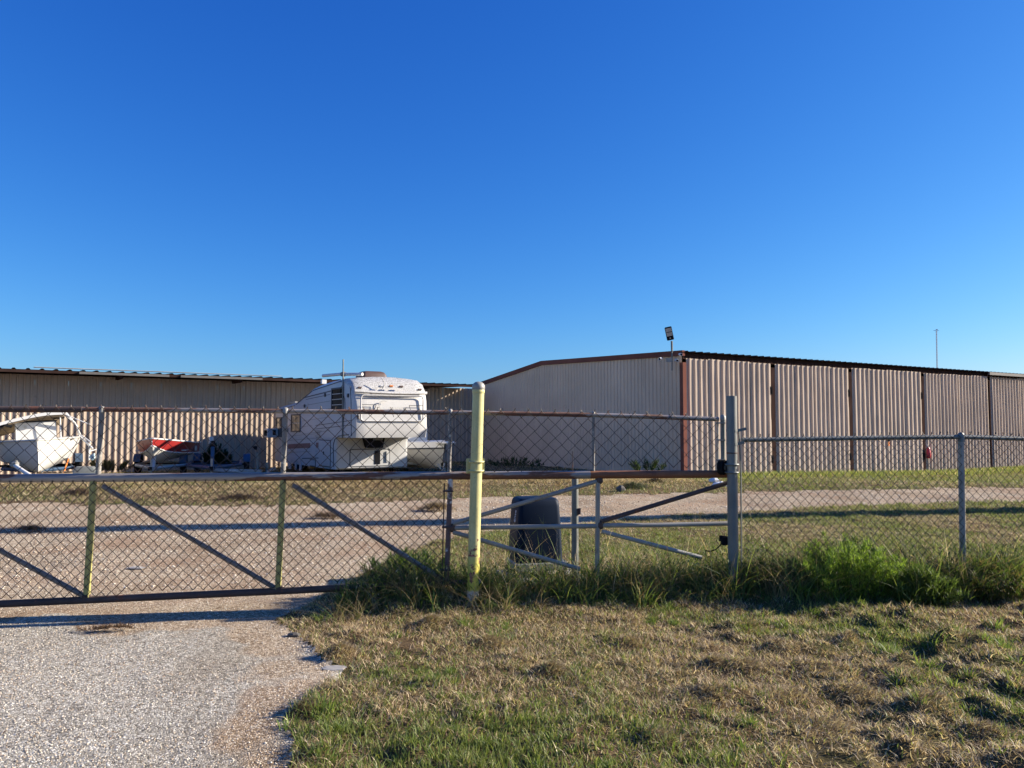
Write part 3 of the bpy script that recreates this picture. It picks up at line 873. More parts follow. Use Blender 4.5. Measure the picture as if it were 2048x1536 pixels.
# unseen pole added past the right edge of view to cast the yard shadow
mid = ground_at(1024, 1042)
pb = mid + Vector((math.cos(SUN_AZ), math.sin(SUN_AZ), 0)) * 24.5
up_ = thing('shadow_pole', 'tall pole added out of view to the right to cast the long shadow across the yard', 'pole', (pb.x, pb.y, 0))
MB().tube([(pb.x, pb.y, -0.5), (pb.x, pb.y, 7), (pb.x, pb.y, 15.5)], [0.44, 0.41, 0.38], 14).build('shaft', 'wood', up_, smooth=True)
MB().box((pb.x, pb.y, 15.0), (0.12, 2.2, 0.14)).build('crossarm', 'wood', up_)
#PART2
# ------------------------------------------------------------------ chain link
def chainlink(a, b, zlo, zhi, D, r, jitter=0.0, barbs=True, seed=0, sag=None):
    """woven diamond wire between ground points a and b; zlo/zhi are functions of the 0..1 position along the panel"""
    a = Vector((a[0], a[1], 0)); b = Vector((b[0], b[1], 0))
    L = (b - a).length; d = (b - a) / L; nrm = Vector((d.y, -d.x, 0))
    w = D / 2
    rr = random.Random(seed)
    V = []; T = []
    cross = [(1, 0), (0, 1), (-1, 0), (0, -1)]
    i = 0
    while i * w < L - w * 0.4:
        s0 = i * w
        top = zhi(s0 / L); bot = zlo(s0 / L)
        nlev = max(2, int((top - bot) / w))
        pts = []
        for k in range(nlev + 1):
            z = top - k * w
            side = (k + i) % 2
            s = s0 + (w if side else 0) + rr.uniform(-1, 1) * jitter
            o = (0.75 * r if side else -0.75 * r)
            pts.append(a + d * s + Vector((0, 0, z + rr.uniform(-1, 1) * jitter)) + nrm * o)
        if barbs:          # twisted tips above the rail
            p0 = pts[0]
            pts.insert(0, p0 + d * rr.uniform(-.012, .012) + Vector((0, 0, 0.018)))
        k0 = len(V)
        for j, p in enumerate(pts):
            q = (pts[min(j + 1, len(pts) - 1)] - pts[max(j - 1, 0)]).normalized()
            e1 = nrm; e2 = q.cross(nrm).normalized()
            for cx, cy in cross:
                V.append(p + e1 * (cx * r) + e2 * (cy * r))
        for j in range(len(pts) - 1):
            for c in range(4):
                c2 = (c + 1) % 4
                A, B, C_, D_ = k0 + j * 4 + c, k0 + j * 4 + c2, k0 + j * 4 + 4 + c2, k0 + j * 4 + 4 + c
                T += [(A, B, C_), (A, C_, D_)]
        i += 1
    mb = MB(); mb.v = [tuple(v) for v in V]; mb.f = T
    return mb

# ------------------------------------------------------------------ the sliding gate
GA = Vector((-4.32, 6.5, 0)); GB = Vector((1.98, 7.17, 0))
GD = (GB - GA).normalized(); GN = Vector((GD.y, -GD.x, 0))     # GN points to the camera
def gp(px, py, off=0.0):
    return on_plane(px, py, GA + GN * off, GN)
gate = thing('sliding_gate', 'long rusty pipe sliding gate covered with chain link, closed across the driveway', 'gate', (gp(560, 1185).x, gp(560, 1185).y, 0))
pipe('top_rail', [gp(-330, 815), gp(0, 818.5), gp(165, 819)], 0.026, 'rust_dark', gate, label='dark rusted left length of the top rail')
pipe('top_rail', [gp(160, 818.5), gp(570, 822.5), gp(900, 825), gp(1187, 830), gp(1320, 834), gp(1437, 838.5)], 0.0205, 'midpipe', gate)
pipe('main_rail', [gp(-330, 960), gp(0, 957), gp(600, 953), gp(1180, 949.5)], 0.0365, 'midpipe', gate, 16)
pipe('main_rail', [gp(1180, 949.5), gp(1462, 948)], 0.0355, 'rust', gate, 16, label='bare rusty right end of the main rail')
pipe('bottom_rail', [gp(-330, 1224), gp(0, 1208), gp(563, 1182), gp(905, 1165)], 0.030, 'rust_dark', gate, 14)
pipe('bottom_rail', [gp(880, 1166, .002), gp(962, 1163, .002)], 0.021, 'white_rust', gate, 10)
for a, b, r_, m_ in (((187, 962), (173, 1197), .0275, 'olive_paint'), ((566, 960), (556, 1179), .0265, 'olive_paint'),
                     ((901, 957), (893, 1163), .0225, 'white_rust'), ((1196, 955), (1194, 1165), .0215, 'greypaint')):
    pipe('upright', [gp(*a), gp(*b)], r_, m_, gate)
for a, b, r_, m_ in (((204, 820), (196, 955), .022, 'chalk_pipe'), ((571, 822), (566, 953), .0225, 'chalk_pipe'), ((901, 825), (898, 951), .0175, 'chalk_pipe'),
                     ((1187, 829), (1187, 948), .0125, 'chalk_pipe'), ((1446, 836), (1446, 947), .021, 'galv_dark')):
    o = pipe('mesh_post', [gp(*a), gp(*b)], r_, m_, gate)
    MB().lathe([(r_ * 1.25, -0.02), (r_ * 1.25, 0.012), (r_ * 0.8, 0.028), (0.001, 0.034)], gp(*a), (0, 0, 1), 12).build('cap', 'galv', o, smooth=True)
for a, b, r_, m_ in (((205, 972), (552, 1177), .0215, 'brace'), ((585, 970), (888, 1161), .0215, 'brace'), ((-240, 970), (166, 1191), .0215, 'brace'),
                     ((906, 1047), (1195, 962), .0195, 'greypaint'), ((906, 1064), (1160, 1138), .0195, 'greypaint'),
                     ((1202, 1043), (1458, 965), .0205, 'rust_dark'), ((1204, 1063), (1403, 1115), .019, 'galv')):
    pipe('diagonal_brace', [gp(*a), gp(*b)], r_, m_, gate)
pipe('brace_rail', [gp(903, 1056), gp(1040, 1054), gp(1196, 1052)], 0.0205, 'greypaint', gate)
pipe('brace_rail', [gp(1198, 1051), gp(1320, 1050), gp(1460, 1047)], 0.0205, 'greypaint', gate)
for px, py in ((1200, 1050), (904, 1056), (1198, 960), (558, 1178), (172, 1193), (893, 1163)):
    c = gp(px, py)
    MB().bbox(c, (0.07, 0.055, 0.075), 0.02, math.atan2(GD.y, GD.x)).build('weld', 'rust_dark', gate)
# tension bars and clamps at the panel ends
pipe('tension_bar', [gp(889, 966, .02), gp(884, 1160, .02)], 0.006, 'rust_dark', gate, 6)
pipe('tension_bar', [gp(1436, 843, .02), gp(1436, 943, .02)], 0.006, 'galv', gate, 6)
for py in (982, 1054, 1140):
    MB().box(gp(896 - (py - 982) * .03, py, .01), (0.09, 0.06, 0.014), math.atan2(GD.y, GD.x)).build('clamp', 'rust_dark', gate)
for py in (846, 880, 920):
    MB().box(gp(1441, py, .01), (0.07, 0.06, 0.014), math.atan2(GD.y, GD.x)).build('clamp', 'galv', gate)
def lerp_pts(px0, py0, px1, py1, off=0.0):
    A = gp(px0, py0, off); B = gp(px1, py1, off)
    return A, B
GL = (GB - GA).length
def zline(pts):
    """pixel polyline on the gate plane -> z as a function of distance along it"""
    ss = []; zz = []
    for p in pts:
        q = gp(*p); ss.append((q - GA).dot(GD)); zz.append(q.z)
    return lambda s: float(np.interp(s, ss, zz))
zt = zline([(-330, 811), (0, 813), (570, 817), (900, 819), (1187, 824), (1437, 832)])
zm = zline([(-330, 950), (0, 948), (1440, 940)])
zm2 = zline([(-330, 968), (0, 966), (900, 960)])
zb = zline([(-330, 1218), (0, 1202), (563, 1176), (905, 1160)])
# upper panel: coarse weave, ragged lower edge
a = gp(-330, 900, .03); b = gp(1436, 900, .03)
sa, sb = (a - GA).dot(GD), (b - GA).dot(GD)
chainlink(a, b, lambda t: zm(sa + t * (sb - sa)) - 0.005, lambda t: zt(sa + t * (sb - sa)), 0.122, 0.0033, 0.004, seed=3).build('wire_mesh', 'wire', gate, kind='stuff')
a = gp(-330, 1080, .035); b = gp(888, 1080, .035)
sc, sd = (a - GA).dot(GD), (b - GA).dot(GD)
chainlink(a, b, lambda t: zb(sc + t * (sd - sc)), lambda t: zm2(sc + t * (sd - sc)), 0.083, 0.0037, 0.0025, seed=5).build('wire_mesh', 'wire', gate, kind='stuff')
# wire ties on the rails
for px in (165, 410, 485, 720, 785, 1040, 1260, 1340):
    c = gp(px, 822 + (px / 1440.) ** 2 * 14, 0)
    MB().tube([c + GN * .026 + Vector((0.012, 0, -.035)), c + GN * .028 + Vector((0, 0, 0)), c + Vector((-.004, 0, .028)), c - GN * .026], 0.0028, 5).build('wire_tie', 'wire', gate)

# ------------------------------------------------------------------ posts of the gate
def gband(c, r, parent, mat, z, name='u_bolt', tail=None):
    """band round a post: a ring with a thick front"""
    mb = MB()
    pts = [c + Vector((math.cos(t) * (r + .008), math.sin(t) * (r + .008), z - c.z)) for t in np.linspace(math.pi * -1.02, 0.02 * math.pi, 12)]
    if tail: pts = pts + [pts[-1] + Vector(tail)]
    pts = [pts[0] + Vector((0, .09, 0))] + pts if not tail else pts
    if not tail: pts.append(pts[-1] + Vector((0, .09, 0)))
    mb.tube(pts, 0.009, 6)
    return mb.build(name, mat, parent, smooth=True)

base = gp(946, 1180, .13); topp = gp(957, 775, .13)
yp = thing('gate_post', 'leaning yellow painted pipe post with grey dome cap and chipped paint', 'post', (base.x, base.y, 0))
foot = base + (base - topp) * 0.12
pipe('shaft', [foot, base.lerp(topp, .35), base.lerp(topp, .7), topp], 0.0515, 'post_yellow', yp, 24)
ax = (topp - base).normalized()
MB().lathe([(0.054, -0.022), (0.057, -0.018), (0.057, 0.004), (0.055, 0.02), (0.045, 0.036), (0.03, 0.047), (0.012, 0.052), (0.0, 0.053)], topp, ax, 24).build('dome_cap', 'galv', yp, smooth=True)
MB().lathe([(0.0545, -0.05), (0.0555, -0.048), (0.0555, -0.02), (0.0545, -0.018)], topp, ax, 24).build('collar', 'post_yellow', yp, smooth=True)
for py in (925, 943):
    t = (py - 1180) / (775 - 1180.)
    c = base.lerp(topp, t)
    gband(c, 0.0515, yp, 'post_yellow', c.z)
c = base.lerp(topp, (934 - 1180) / (775 - 1180.))
MB().bbox((c.x - 0.012, c.y + 0.075, c.z), (0.165, 0.014, 0.135), 0.005, math.atan2(GD.y, GD.x)).build('roller_plate', 'post_yellow', yp)
for dx in (-.075, .052):
    for dz in (-.043, .043):
        MB().lathe([(0.011, 0), (0.011, .012), (0.0, .013)], (c.x + dx, c.y + .066, c.z + dz), (0, -1, 0), 6).build('nut', 'post_yellow', yp)
t = (906 - 1180) / (775 - 1180.)
MB().lathe([(0.0516, -.004), (0.0535, -.003), (0.0535, .003), (0.0516, .004)], base.lerp(topp, t), ax, 24).build('weld_ring', 'post_yellow', yp)

base = gp(1467, 1175, .13); topp = gp(1463, 792, .13)
gpost = thing('gate_post', 'bare galvanised grey pipe post at the right end of the gate', 'post', (base.x, base.y, 0))
mb = MB().tube([base + (base - topp) * .1, topp], 0.0465, 24, cap=False)
mb.tube([topp, topp + (base - topp) * .1], 0.0425, 24, cap=False)
mb.build('shaft', 'galv_dark', gpost, smooth=True)
MB().lathe([(0.047, -.006), (0.049, -.004), (0.049, .004), (0.047, .006)], base.lerp(topp, (907 - 1175) / (792 - 1175.)), (topp - base).normalized(), 24).build('weld_ring', 'rust_dark', gpost)
for py in (930, 946):
    c = base.lerp(topp, (py - 1175) / (792 - 1175.))
    gband(c, 0.0465, gpost, 'galv_dark', c.z)
for py, ln in ((862, .075), (889, .055)):
    c = base.lerp(topp, (py - 1175) / (792 - 1175.))
    MB().lathe([(0.048, -.012), (0.0505, -.011), (0.0505, .011), (0.048, .012)], c, (0, 0, 1), 20).build('brace_band', 'galv_dark', gpost)
    MB().box(c + Vector((.045 + ln / 2, -.01, .008)), (ln + .02, .012, .026), 0.05, rot=Matrix.Rotation(R(-12), 3, 'Y')).build('band_tail', 'galv_dark', gpost)
c = base.lerp(topp, (938 - 1175) / (792 - 1175.))
wc = Vector((gp(1442, 935).x, c.y + .07, gp(1442, 934).z))
wax = Vector((.75, -.66, 0)).normalized()
o = MB().lathe([(0.045, -.028), (0.066, -.026), (0.071, -.012), (0.062, 0), (0.071, .012), (0.066, .026), (0.045, .028), (0.02, .03), (0.0, .03)], wc, wax, 24).build('roller', 'rubber', gpost, smooth=True)
MB().lathe([(0.03, .0295), (0.03, .036), (0.012, .044), (0.0, .045)], wc, wax, 12).build('hub', 'galv_dark', o)
MB().box(wc + Vector((.055, -.02, 0)), (.045, .05, .125)).build('roller_bracket', 'galv_dark', gpost)
c = gp(1449, 1081, .06)
MB().bbox(c, (.06, .05, .085), .01).box(c + Vector((-.03, 0, .02)), (.03, .03, .05)).build('latch_box', 'black', gpost)
pts = [c + Vector((-.03 - .05 * k, -.01, -.03 - .014 * k * (3 - k) - .02 * k)) for k in range(4)]
MB().tube(pts, .006, 5).build('chain', 'black', gpost)

# ------------------------------------------------------------------ fence to the right
FA = gp(1484, 900, .10); FA.z = 0
FB = at(1922, 900, 7.28); FB.z = 0
FC = at(2420, 900, 7.55); FC.z = 0
fence = thing('chain_link_fence', 'chain link fence with grey top rail running right from the gate post', 'fence', tuple(FA))
f1 = (FB - FA).normalized(); fn1 = Vector((f1.y, -f1.x, 0))
f2 = (FC - FB).normalized(); fn2 = Vector((f2.y, -f2.x, 0))
A1 = on_plane(1484, 880, FA, fn1); B1 = on_plane(1700, 876.5, FA, fn1); C1 = on_plane(1922, 874, FB, fn2); D1 = on_plane(2420, 888, FB, fn2)
pipe('top_rail', [A1, B1, C1, C1.lerp(D1, .4), D1], 0.0205, 'galv_dark', fence)
zf = lambda t: 1.485 - 0.0 * t
chainlink(FA + fn1 * .025, FB + fn1 * .025, lambda t: 0.06, lambda t: A1.z + (C1.z - A1.z) * t + .035, 0.083, 0.0033, 0.0025, seed=8).build('wire_mesh', 'wire', fence, kind='stuff')
chainlink(FB + fn2 * .025, FC + fn2 * .025, lambda t: 0.06, lambda t: C1.z + (D1.z - C1.z) * t + .035, 0.083, 0.0033, 0.0025, seed=9).build('wire_mesh', 'wire', fence, kind='stuff')
pb_ = on_plane(1926, 1160, FB, fn2)
o = pipe('line_post', [pb_ + Vector((0, 0, -.1)), C1 + Vector((0, 0.0, -.01))], 0.0275, 'galv', fence)
MB().lathe([(.031, -.045), (.031, 0.0), (.026, .03), (.012, .045)], C1, (0, 0, 1), 14).build('loop_cap', 'galv_dark', o, smooth=True)
pipe('tension_bar', [on_plane(1478, 858, FA, fn1), on_plane(1482, 960, FA, fn1), on_plane(1483, 1140, FA, fn1)], 0.0075, 'galv_dark', fence, 6)
pb_ = on_plane(2420, 1165, FB, fn2)
pipe('line_post', [pb_ + Vector((0, 0, -.1)), D1], 0.0275, 'galv', fence)

# ------------------------------------------------------------------ post behind the gate
p0 = at(1150, 1150, 7.55); p1 = at(1150, 948, 7.55)
bp = thing('steel_post', 'short weathered steel post behind the gate beside the gate motor', 'post', (p0.x, p0.y, 0))
pipe('shaft', [p0 + Vector((0, 0, -.25)), p1], 0.033, 'galv_dark', bp, 16)
pipe('rod', [p1 + Vector((-.022, 0, -.02)), p1 + Vector((-.022, 0, .22))], 0.004, 'rust_dark', bp, 6)
MB().box(p1 + Vector((.035, -.01, -.36)), (.03, .05, .06)).build('bracket', 'rust_dark', bp)

# ------------------------------------------------------------------ gate motor
mc = at(1070, 1120, 8.25)
motor = thing('gate_motor', 'dark slate plastic gate motor housing on a grey metal base in the weeds', 'gate motor', (mc.x, mc.y, 0), R(14))
W, Dp = 0.50, 0.42
z0, z1 = 0.17, 0.835
rows = []
def rrect(hx, hy, r_, z, cx=0.0, cy=0.0, k=5):
    out = []
    for qx, qy, st in ((1, -1, -90), (1, 1, 0), (-1, 1, 90), (-1, -1, 180)):
        for i in range(k):
            t = R(st + 90 * i / (k - 1))
            out.append((cx + qx * (hx - r_) + r_ * math.cos(t), cy + qy * (hy - r_) + r_ * math.sin(t), z))
    return out
for t, sx in ((0, 1.0), (.15, .985), (.4, .955), (.7, .915), (.88, .885), (.95, .86), (.985, .81), (1.0, .72)):
    rows.append(rrect(W / 2 * sx, Dp / 2 * (1 - .10 * t if t < .9 else .9 * sx / .9), .045, z0 + (z1 - z0) * t))
mb = MB().grid(rows[::-1], closed=True)
mb.f.append(tuple(range(len(rows[0]) - 1, -1, -1)))
hood = mb.build('hood', 'motor', motor, world=False, smooth=True, auto=50)
MB().bbox((0, -Dp / 2 - .004, .40), (.36, .02, .36), .008).build('front_panel', 'motor', hood, world=False)
MB().bbox((-W / 2 - .0, -.15, .31), (.012, .03, .20), .004).build('slot', 'black', hood, world=False)
MB().bbox((.02, 0, .135), (.56, .46, .085), .012).build('chassis', 'galv_dark', motor, world=False)
for lx in (-.24, .24):
    for ly in (-.18, .18):
        MB().box((lx, ly, .02), (.05, .05, .20)).build('leg', 'black', motor, world=False)
MB().bbox((.05, 0, -.02), (.85, .62, .10), .02).build('pad', 'concrete', motor, world=False)
def text_mesh(name, body, size, depth, mat, parent, mloc, bold=0.0):
    cu = bpy.data.curves.new(name, 'FONT')
    cu.body = body; cu.size = size; cu.extrude = depth; cu.align_x = 'CENTER'; cu.align_y = 'CENTER'; cu.offset = bold
    cu.resolution_u = 3
    tmp = bpy.data.objects.new(name, cu); COL.objects.link(tmp)
    dg = bpy.context.evaluated_depsgraph_get()
    me = bpy.data.meshes.new_from_object(tmp.evaluated_get(dg))
    bpy.data.objects.remove(tmp)
    me.materials.clear(); me.materials.append(M[mat])
    o = bpy.data.objects.new(name, me); COL.objects.link(o)
    o.parent = parent
    o.matrix_basis = mloc
    return o
# small white vertical lettering on the left face
text_mesh('lettering', 'Elite', .075, .002, 'bag_white', hood,
          Matrix.Translation((-W / 2 * .915 - .002, -.06, .645)) @ Matrix.Rotation(R(-90), 4, 'Z') @ Matrix.Rotation(R(84), 4, 'X') @ Matrix.Rotation(R(90), 4, 'Z'))

# ------------------------------------------------------------------ fifth-wheel camper
RVA = R(32)
RO = at(707, 876, 23.3); RO.z = 0
WX = Vector((math.cos(RVA), math.sin(RVA), 0)); UY = Vector((-math.sin(RVA), math.cos(RVA), 0))
RW = 2.5
rv = thing('camper_trailer', 'white fifth-wheel camper trailer with stained overhanging front, backed up to the left building', 'camper', tuple(RO), RVA)
def rs(px, py):
    p = on_plane(px, py, RO, WX) - RO
    return p.dot(UY), p.z
def rf(px, py, setback=0.0):
    p = on_plane(px, py, RO + UY * setback, UY) - RO
    return p.dot(WX), p.z
SB = 1.55                                                       # how far the lower body stands back
prof = [rs(*p) for p in ((707, 876), (706.5, 858), (706, 800), (704, 778), (700, 764), (693, 758), (683, 758.5), (660, 764), (640, 770), (625, 777), (612, 788), (599, 800), (592, 805), (575, 810), (556, 815), (550, 820))]
y_end, zr = prof[-1]
prof[0] = (prof[0][0] + .11, prof[0][1])
zbot = 0.17
zov = prof[0][1]
prof += [(y_end + .02, 1.2), (y_end, zbot + .12), (y_end - .05, zbot), (5.0, zbot), (3.0, zbot), (SB + .05, zbot + .01), (SB, zbot + .05), (SB, zov - .18), (SB - .06, zov - .06), (SB - .20, zov)]
npf = len(prof)
ctr = (sum(p[0] for p in prof) / npf, 1.6)
def rv_section(x, inset):
    row = []
    for i, (y, z) in enumerate(prof):
        yy, zz = y, z
        if inset > 0:
            if i <= 5: yy = y + inset
            if 3 <= i <= 15: zz = z - inset * (0.9 if i > 3 else .3)
            if 15 <= i <= 18: yy = y - inset
            if 22 <= i: yy = y + inset * .6
        if 5 <= i <= 15:
            zz += 0.10 * (1 - ((x - RW / 2) / (RW / 2)) ** 2)
        row.append((x, yy, zz))
    return row
xsn = [(0, .13), (.015, .075), (.05, .03), (.11, 0), (.45, 0), (.85, 0), (1.25, 0), (1.65, 0), (2.05, 0), (RW - .11, 0), (RW - .05, .03), (RW - .015, .075), (RW, .13)]
rows = [rv_section(x, e) for x, e in xsn]
mb = MB().grid(rows, closed=True)
mb.f.append(tuple(range(npf - 1, -1, -1))); k = (len(rows) - 1) * npf
mb.f.append(tuple(k + i for i in range(npf)))
body = mb.build('body', 'siding', rv, world=False, smooth=True, auto=35)
# front cap: a separate moulded skin
cap_i = [0, 1, 2, 3, 4, 5, 6]
rows = []
for x, e in xsn:
    sec = rv_section(x, e)
    rows.append([(sec[i][0] + (-.006 if x == 0 else .006 if x == RW else 0), sec[i][1] - .008, sec[i][2] + (.006 if i >= 4 else 0)) for i in cap_i])
cap = MB().grid(rows).build('front_cap', 'cap', rv, world=False, smooth=True, auto=35)
# brow across the cap
xa, za = rf(709, 783); xb, zb_ = rf(858, 787)
rows = []
for t in np.linspace(0, 1, 13):
    x = .04 + (RW - .08) * t
    z = 2.62 - .01 * t - .03 * math.sin(math.pi * t); d = .075 * math.sin(math.pi * t) ** .5 + .005
    y0 = .03
    rows.append([(x, y0, z + .06), (x, y0 - d * .8, z + .03), (x, y0 - d, z - .005), (x, y0 - .2 * d, z - .035), (x, y0 + .02, z - .04)])
MB().grid(rows).build('brow', 'cap', cap, world=False, smooth=True)
# raised frame of the front panel
def frame_rect(x0, x1, z0, z1, r_, w, y, yo, name, mat, parent, k=5):
    mb = MB()
    pts = []
    for cx, cz, st in ((x1 - r_, z0 + r_, -90), (x1 - r_, z1 - r_, 0), (x0 + r_, z1 - r_, 90), (x0 + r_, z0 + r_, 180)):
        for i in range(k):
            t = R(st + 90 * i / (k - 1)); pts.append((cx + r_ * math.cos(t), cz + r_ * math.sin(t)))
    mb.tube([(p[0], y, p[1]) for p in pts] + [(pts[0][0], y, pts[0][1]), (pts[1][0], y, pts[1][1])], w, 6)
    return mb.build(name, mat, parent, world=False, smooth=True)
x0_, z1_ = rf(722, 790); x1_, z0_ = rf(846, 842)
frame_rect(x0_, x1_, z0_, z1_, .10, .024, -.006, 0, 'panel_moulding', 'cap', cap)
for (ax0, az1), (ax1, az0), sl in ((rf(724, 809), rf(752, 818), -.05), (rf(818, 811), rf(845, 821), .05)):
    mb = MB()
    mb.box(((ax0 + ax1) / 2, -.012, az1), (ax1 - ax0, .01, .018)); mb.box(((ax0 + ax1) / 2, -.012, az0), (ax1 - ax0 - .1, .01, .018))
    xx = ax1 if sl < 0 else ax0
    mb.tube([(xx, -.012, az1), (xx + sl, -.012, az0)], .011, 5)
    mb.build('trim_line', 'line', cap, world=False)
cx_, cz_ = rf(789, 815)
text_mesh('lettering', 'ouper', .26, .006, 'hull_grey', cap, Matrix.Translation((cx_ + .10, -.012, cz_ - .02)) @ Matrix.Rotation(R(90), 4, 'X'), -.004)
text_mesh('lettering', 'C', .46, .006, 'hull_grey', cap, Matrix.Translation((cx_ - .40, -.012, cz_ + .04)) @ Matrix.Rotation(R(90), 4, 'X') @ Matrix.Shear('XZ', 4, (0.0, 0.0)), -.008)
for px, py, c_ in ((720, 775, 'brown_plastic'), (764, 772, 'siding'), (783, 772, 'orange'), (803, 773, 'brown_plastic'), (840, 779, 'brown_plastic')):
    x, z = rf(px, py)
    o = MB().bbox((x, .03, z), (.13, .07, .055), .015).build('marker_light', c_, cap, world=False)
    MB().bbox((x - .02, .045, z - .02), (.17, .06, .05), .012).build('lamp_base', 'hull_grey', o, world=False)
mb = MB()
x, z = rf(759, 775)
mb.tube([(x + .09, .05, z + .30), (x + .16, .02, z + .18), (x + .16, -.0, z + .05), (x + .08, -.01, z - .07)], .018, 6)
mb.build('grab_rail', 'hull_grey', cap, world=False, smooth=True)
x, z = rf(716, 834)
MB().box((x, -.01, z), (.03, .04, .10)).build('cable_clip', 'black', cap, world=False)
# lower front
fx = lambda px, py: rf(px, py, SB)
(a0, c1), (a1, c0) = fx(700, 899), fx(779, 931)
frame_rect(a0, a1, c0, c1, .07, .014, SB - .004, 0, 'storage_door_seal', 'line', body)
(a0, c1), (a1, c0) = fx(749, 901), fx(760, 928)
MB().box(((a0 + a1) / 2, SB + .0, (c0 + c1) / 2), (a1 - a0, .03, c1 - c0)).build('vent_opening', 'black', body, world=False)
MB().box((a1 + .26, SB - .02, (c0 + c1) / 2 + .02), (.10, .05, c1 - c0 - .1)).build('door_stay', 'siding', body, world=False)
x, z = fx(745, 889)
MB().lathe([(.10, 0), (.10, .012), (.0, .013)], (x, SB, z), (0, -1, 0), 14).build('round_vent', 'hull_grey', body, world=False)
(a0, c1) = rf(765, 876); (a1, c0) = rf(795, 897)
x = (a0 + a1) / 2 - .1
MB().prism([(x - .30, SB - .7, zov + .05), (x + .30, SB - .7, zov + .05), (x + .22, SB - .7, zov - .34), (x - .18, SB - .7, zov - .34)], (0, .55, 0)).build('pin_box', 'black', rv, world=False)
MB().box((x + .03, SB - .73, zov - .06), (.32, .04, .07)).build('pin_plate', 'galv_dark', rv, world=False)
# siding seams and stripes on the shaded side (x = 0 plane)
def side_strip(p, q, h_, mat, name, d=.012):
    (y0, z0), (y1, z1) = rs(*p), rs(*q)
    return MB().prism([(-.001, y0, z0 - h_ / 2), (-.001, y1, z1 - h_ / 2), (-.001, y1, z1 + h_ / 2), (-.001, y0, z0 + h_ / 2)], (-d, 0, 0)).build(name, mat, body, world=False)
for p, q, h_ in (((606, 796), (662, 782), .035), ((612, 799), (660, 789), .018), ((631, 851), (702, 841), .02), ((631, 858), (702, 850), .02),
                 ((575, 881), (637, 876), .012), ((575, 905), (637, 902), .012), ((575, 918), (637, 916), .03), ((578, 872), (640, 867), .01), ((565, 858), (625, 851), .01),
                 ((604, 868), (660, 861), .01), ((604, 842), (660, 834), .01), ((603, 826), (662, 817), .01), ((604, 812), (660, 802), .012), ((555, 821), (590, 811), .025), ((592, 809), (625, 782), .03), ((626, 781), (683, 762), .03)):
    side_strip(p, q, h_, 'line' if h_ > .015 else 'galv_dark', 'trim_line', .006)
side_strip((576, 893), (637, 890), .17, 'maroon', 'stripe', .004)
for q in ((700, 766), (702, 872)):
    pass
mb = MB().tube([(-.008, *rs(701, 772)), (-.008, *rs(702.5, 800)), (-.008, *rs(703, 840)), (-.008, *rs(703, 872))], .012, 5)
mb.build('cap_seam', 'line', body, world=False)
# curved edge of the overhang on the side
mb = MB().tube([(-.008, *rs(668, 934)), (-.008, *rs(667, 890)), (-.008, *rs(670, 879)), (-.008, *rs(678, 872)), (-.008, *rs(698, 869))], .014, 5)
mb.build('skirt_seam', 'line', body, world=False)
def side_window(p, q, name, bars=0, mat='line'):
    (y0, z1), (y1, z0) = rs(*p), rs(*q)
    mb = MB()
    yc, zc, dy, dz = (y0 + y1) / 2, (z0 + z1) / 2, abs(y1 - y0), z1 - z0
    w = .05
    mb.box((-.012, yc, z1), (.035, dy + w, w)); mb.box((-.012, yc, z0), (.035, dy + w, w))
    mb.box((-.012, y0, zc), (.034, w, dz)); mb.box((-.012, y1, zc), (.034, w, dz))
    o = mb.build(name, mat, body, world=False)
    MB().box((-.004, yc, zc), (.014, dy, dz)).build('pane', 'glass', o, world=False)
    for b in range(bars):
        MB().box((-.014, yc, z0 + dz * (b + 1) / (bars + 1)), (.012, dy, .022)).build('glazing_bar', 'hull_grey', o, world=False)
    return o
side_window((664.5, 778), (686, 820), 'window', 3)
w_ = side_window((583.5, 830), (600.5, 863), 'window', 1)
side_window((553, 836), (563.5, 873), 'window', 1)
# curtain-like lining in the small windows
(y0, z1), (y1, z0) = rs(585, 832), rs(599, 861)
MB().box((-.010, y0 - .12, (z0 + z1) / 2), (.008, .10, z1 - z0 - .05)).box((-.010, y1 + .16, (z0 + z1) / 2), (.008, .07, z1 - z0 - .05)).build('curtain', 'wood', w_, world=False)
def side_hatch(p, q, name, mat='siding', seal=True):
    (y0, z1), (y1, z0) = rs(*p), rs(*q)
    yc, zc, dy, dz = (y0 + y1) / 2, (z0 + z1) / 2, abs(y1 - y0), z1 - z0
    o = MB().bbox((-.010, yc, zc), (.03, dy, dz), .008).build(name, mat, body, world=False)
    if seal:
        MB().box((-.004, yc, z1 + .02), (.02, dy + .06, .03)).box((-.004, yc, z0 - .02), (.02, dy + .06, .03)).box((-.004, min(y0, y1) - .02, zc), (.02, .03, dz)).build('seal', 'line', o, world=False)
    return o
h_ = side_hatch((640, 881), (660.5, 933), 'hatch')
MB().box((-.03, *[(a + b) / 2 for a, b in zip(rs(648, 904), rs(650, 908))]), (.02, .06, .10)).build('latch', 'black', h_, world=False)
side_hatch((621, 920), (631, 932), 'hatch')
side_hatch((622, 884), (632, 914), 'hatch', seal=False)
(y0, z1), (y1, z0) = rs(630, 860), rs(644, 881)
for i in range(6):
    z = z1 - (z1 - z0) * (i + .5) / 6
    MB().box((-.004, (y0 + y1) / 2 + .05 * (i % 2), z), (.006, abs(y1 - y0) * (.85 - .2 * (i % 3)), .022)).build('decal_line', 'galv_dark', body, world=False)
for px, py in ((651, 790), (610, 812), (697, 791), (576, 860)):
    y, z = rs(px, py)
    MB().bbox((-.02, y, z), (.04, .11, .12), .01).build('side_lamp', 'line', body, world=False)
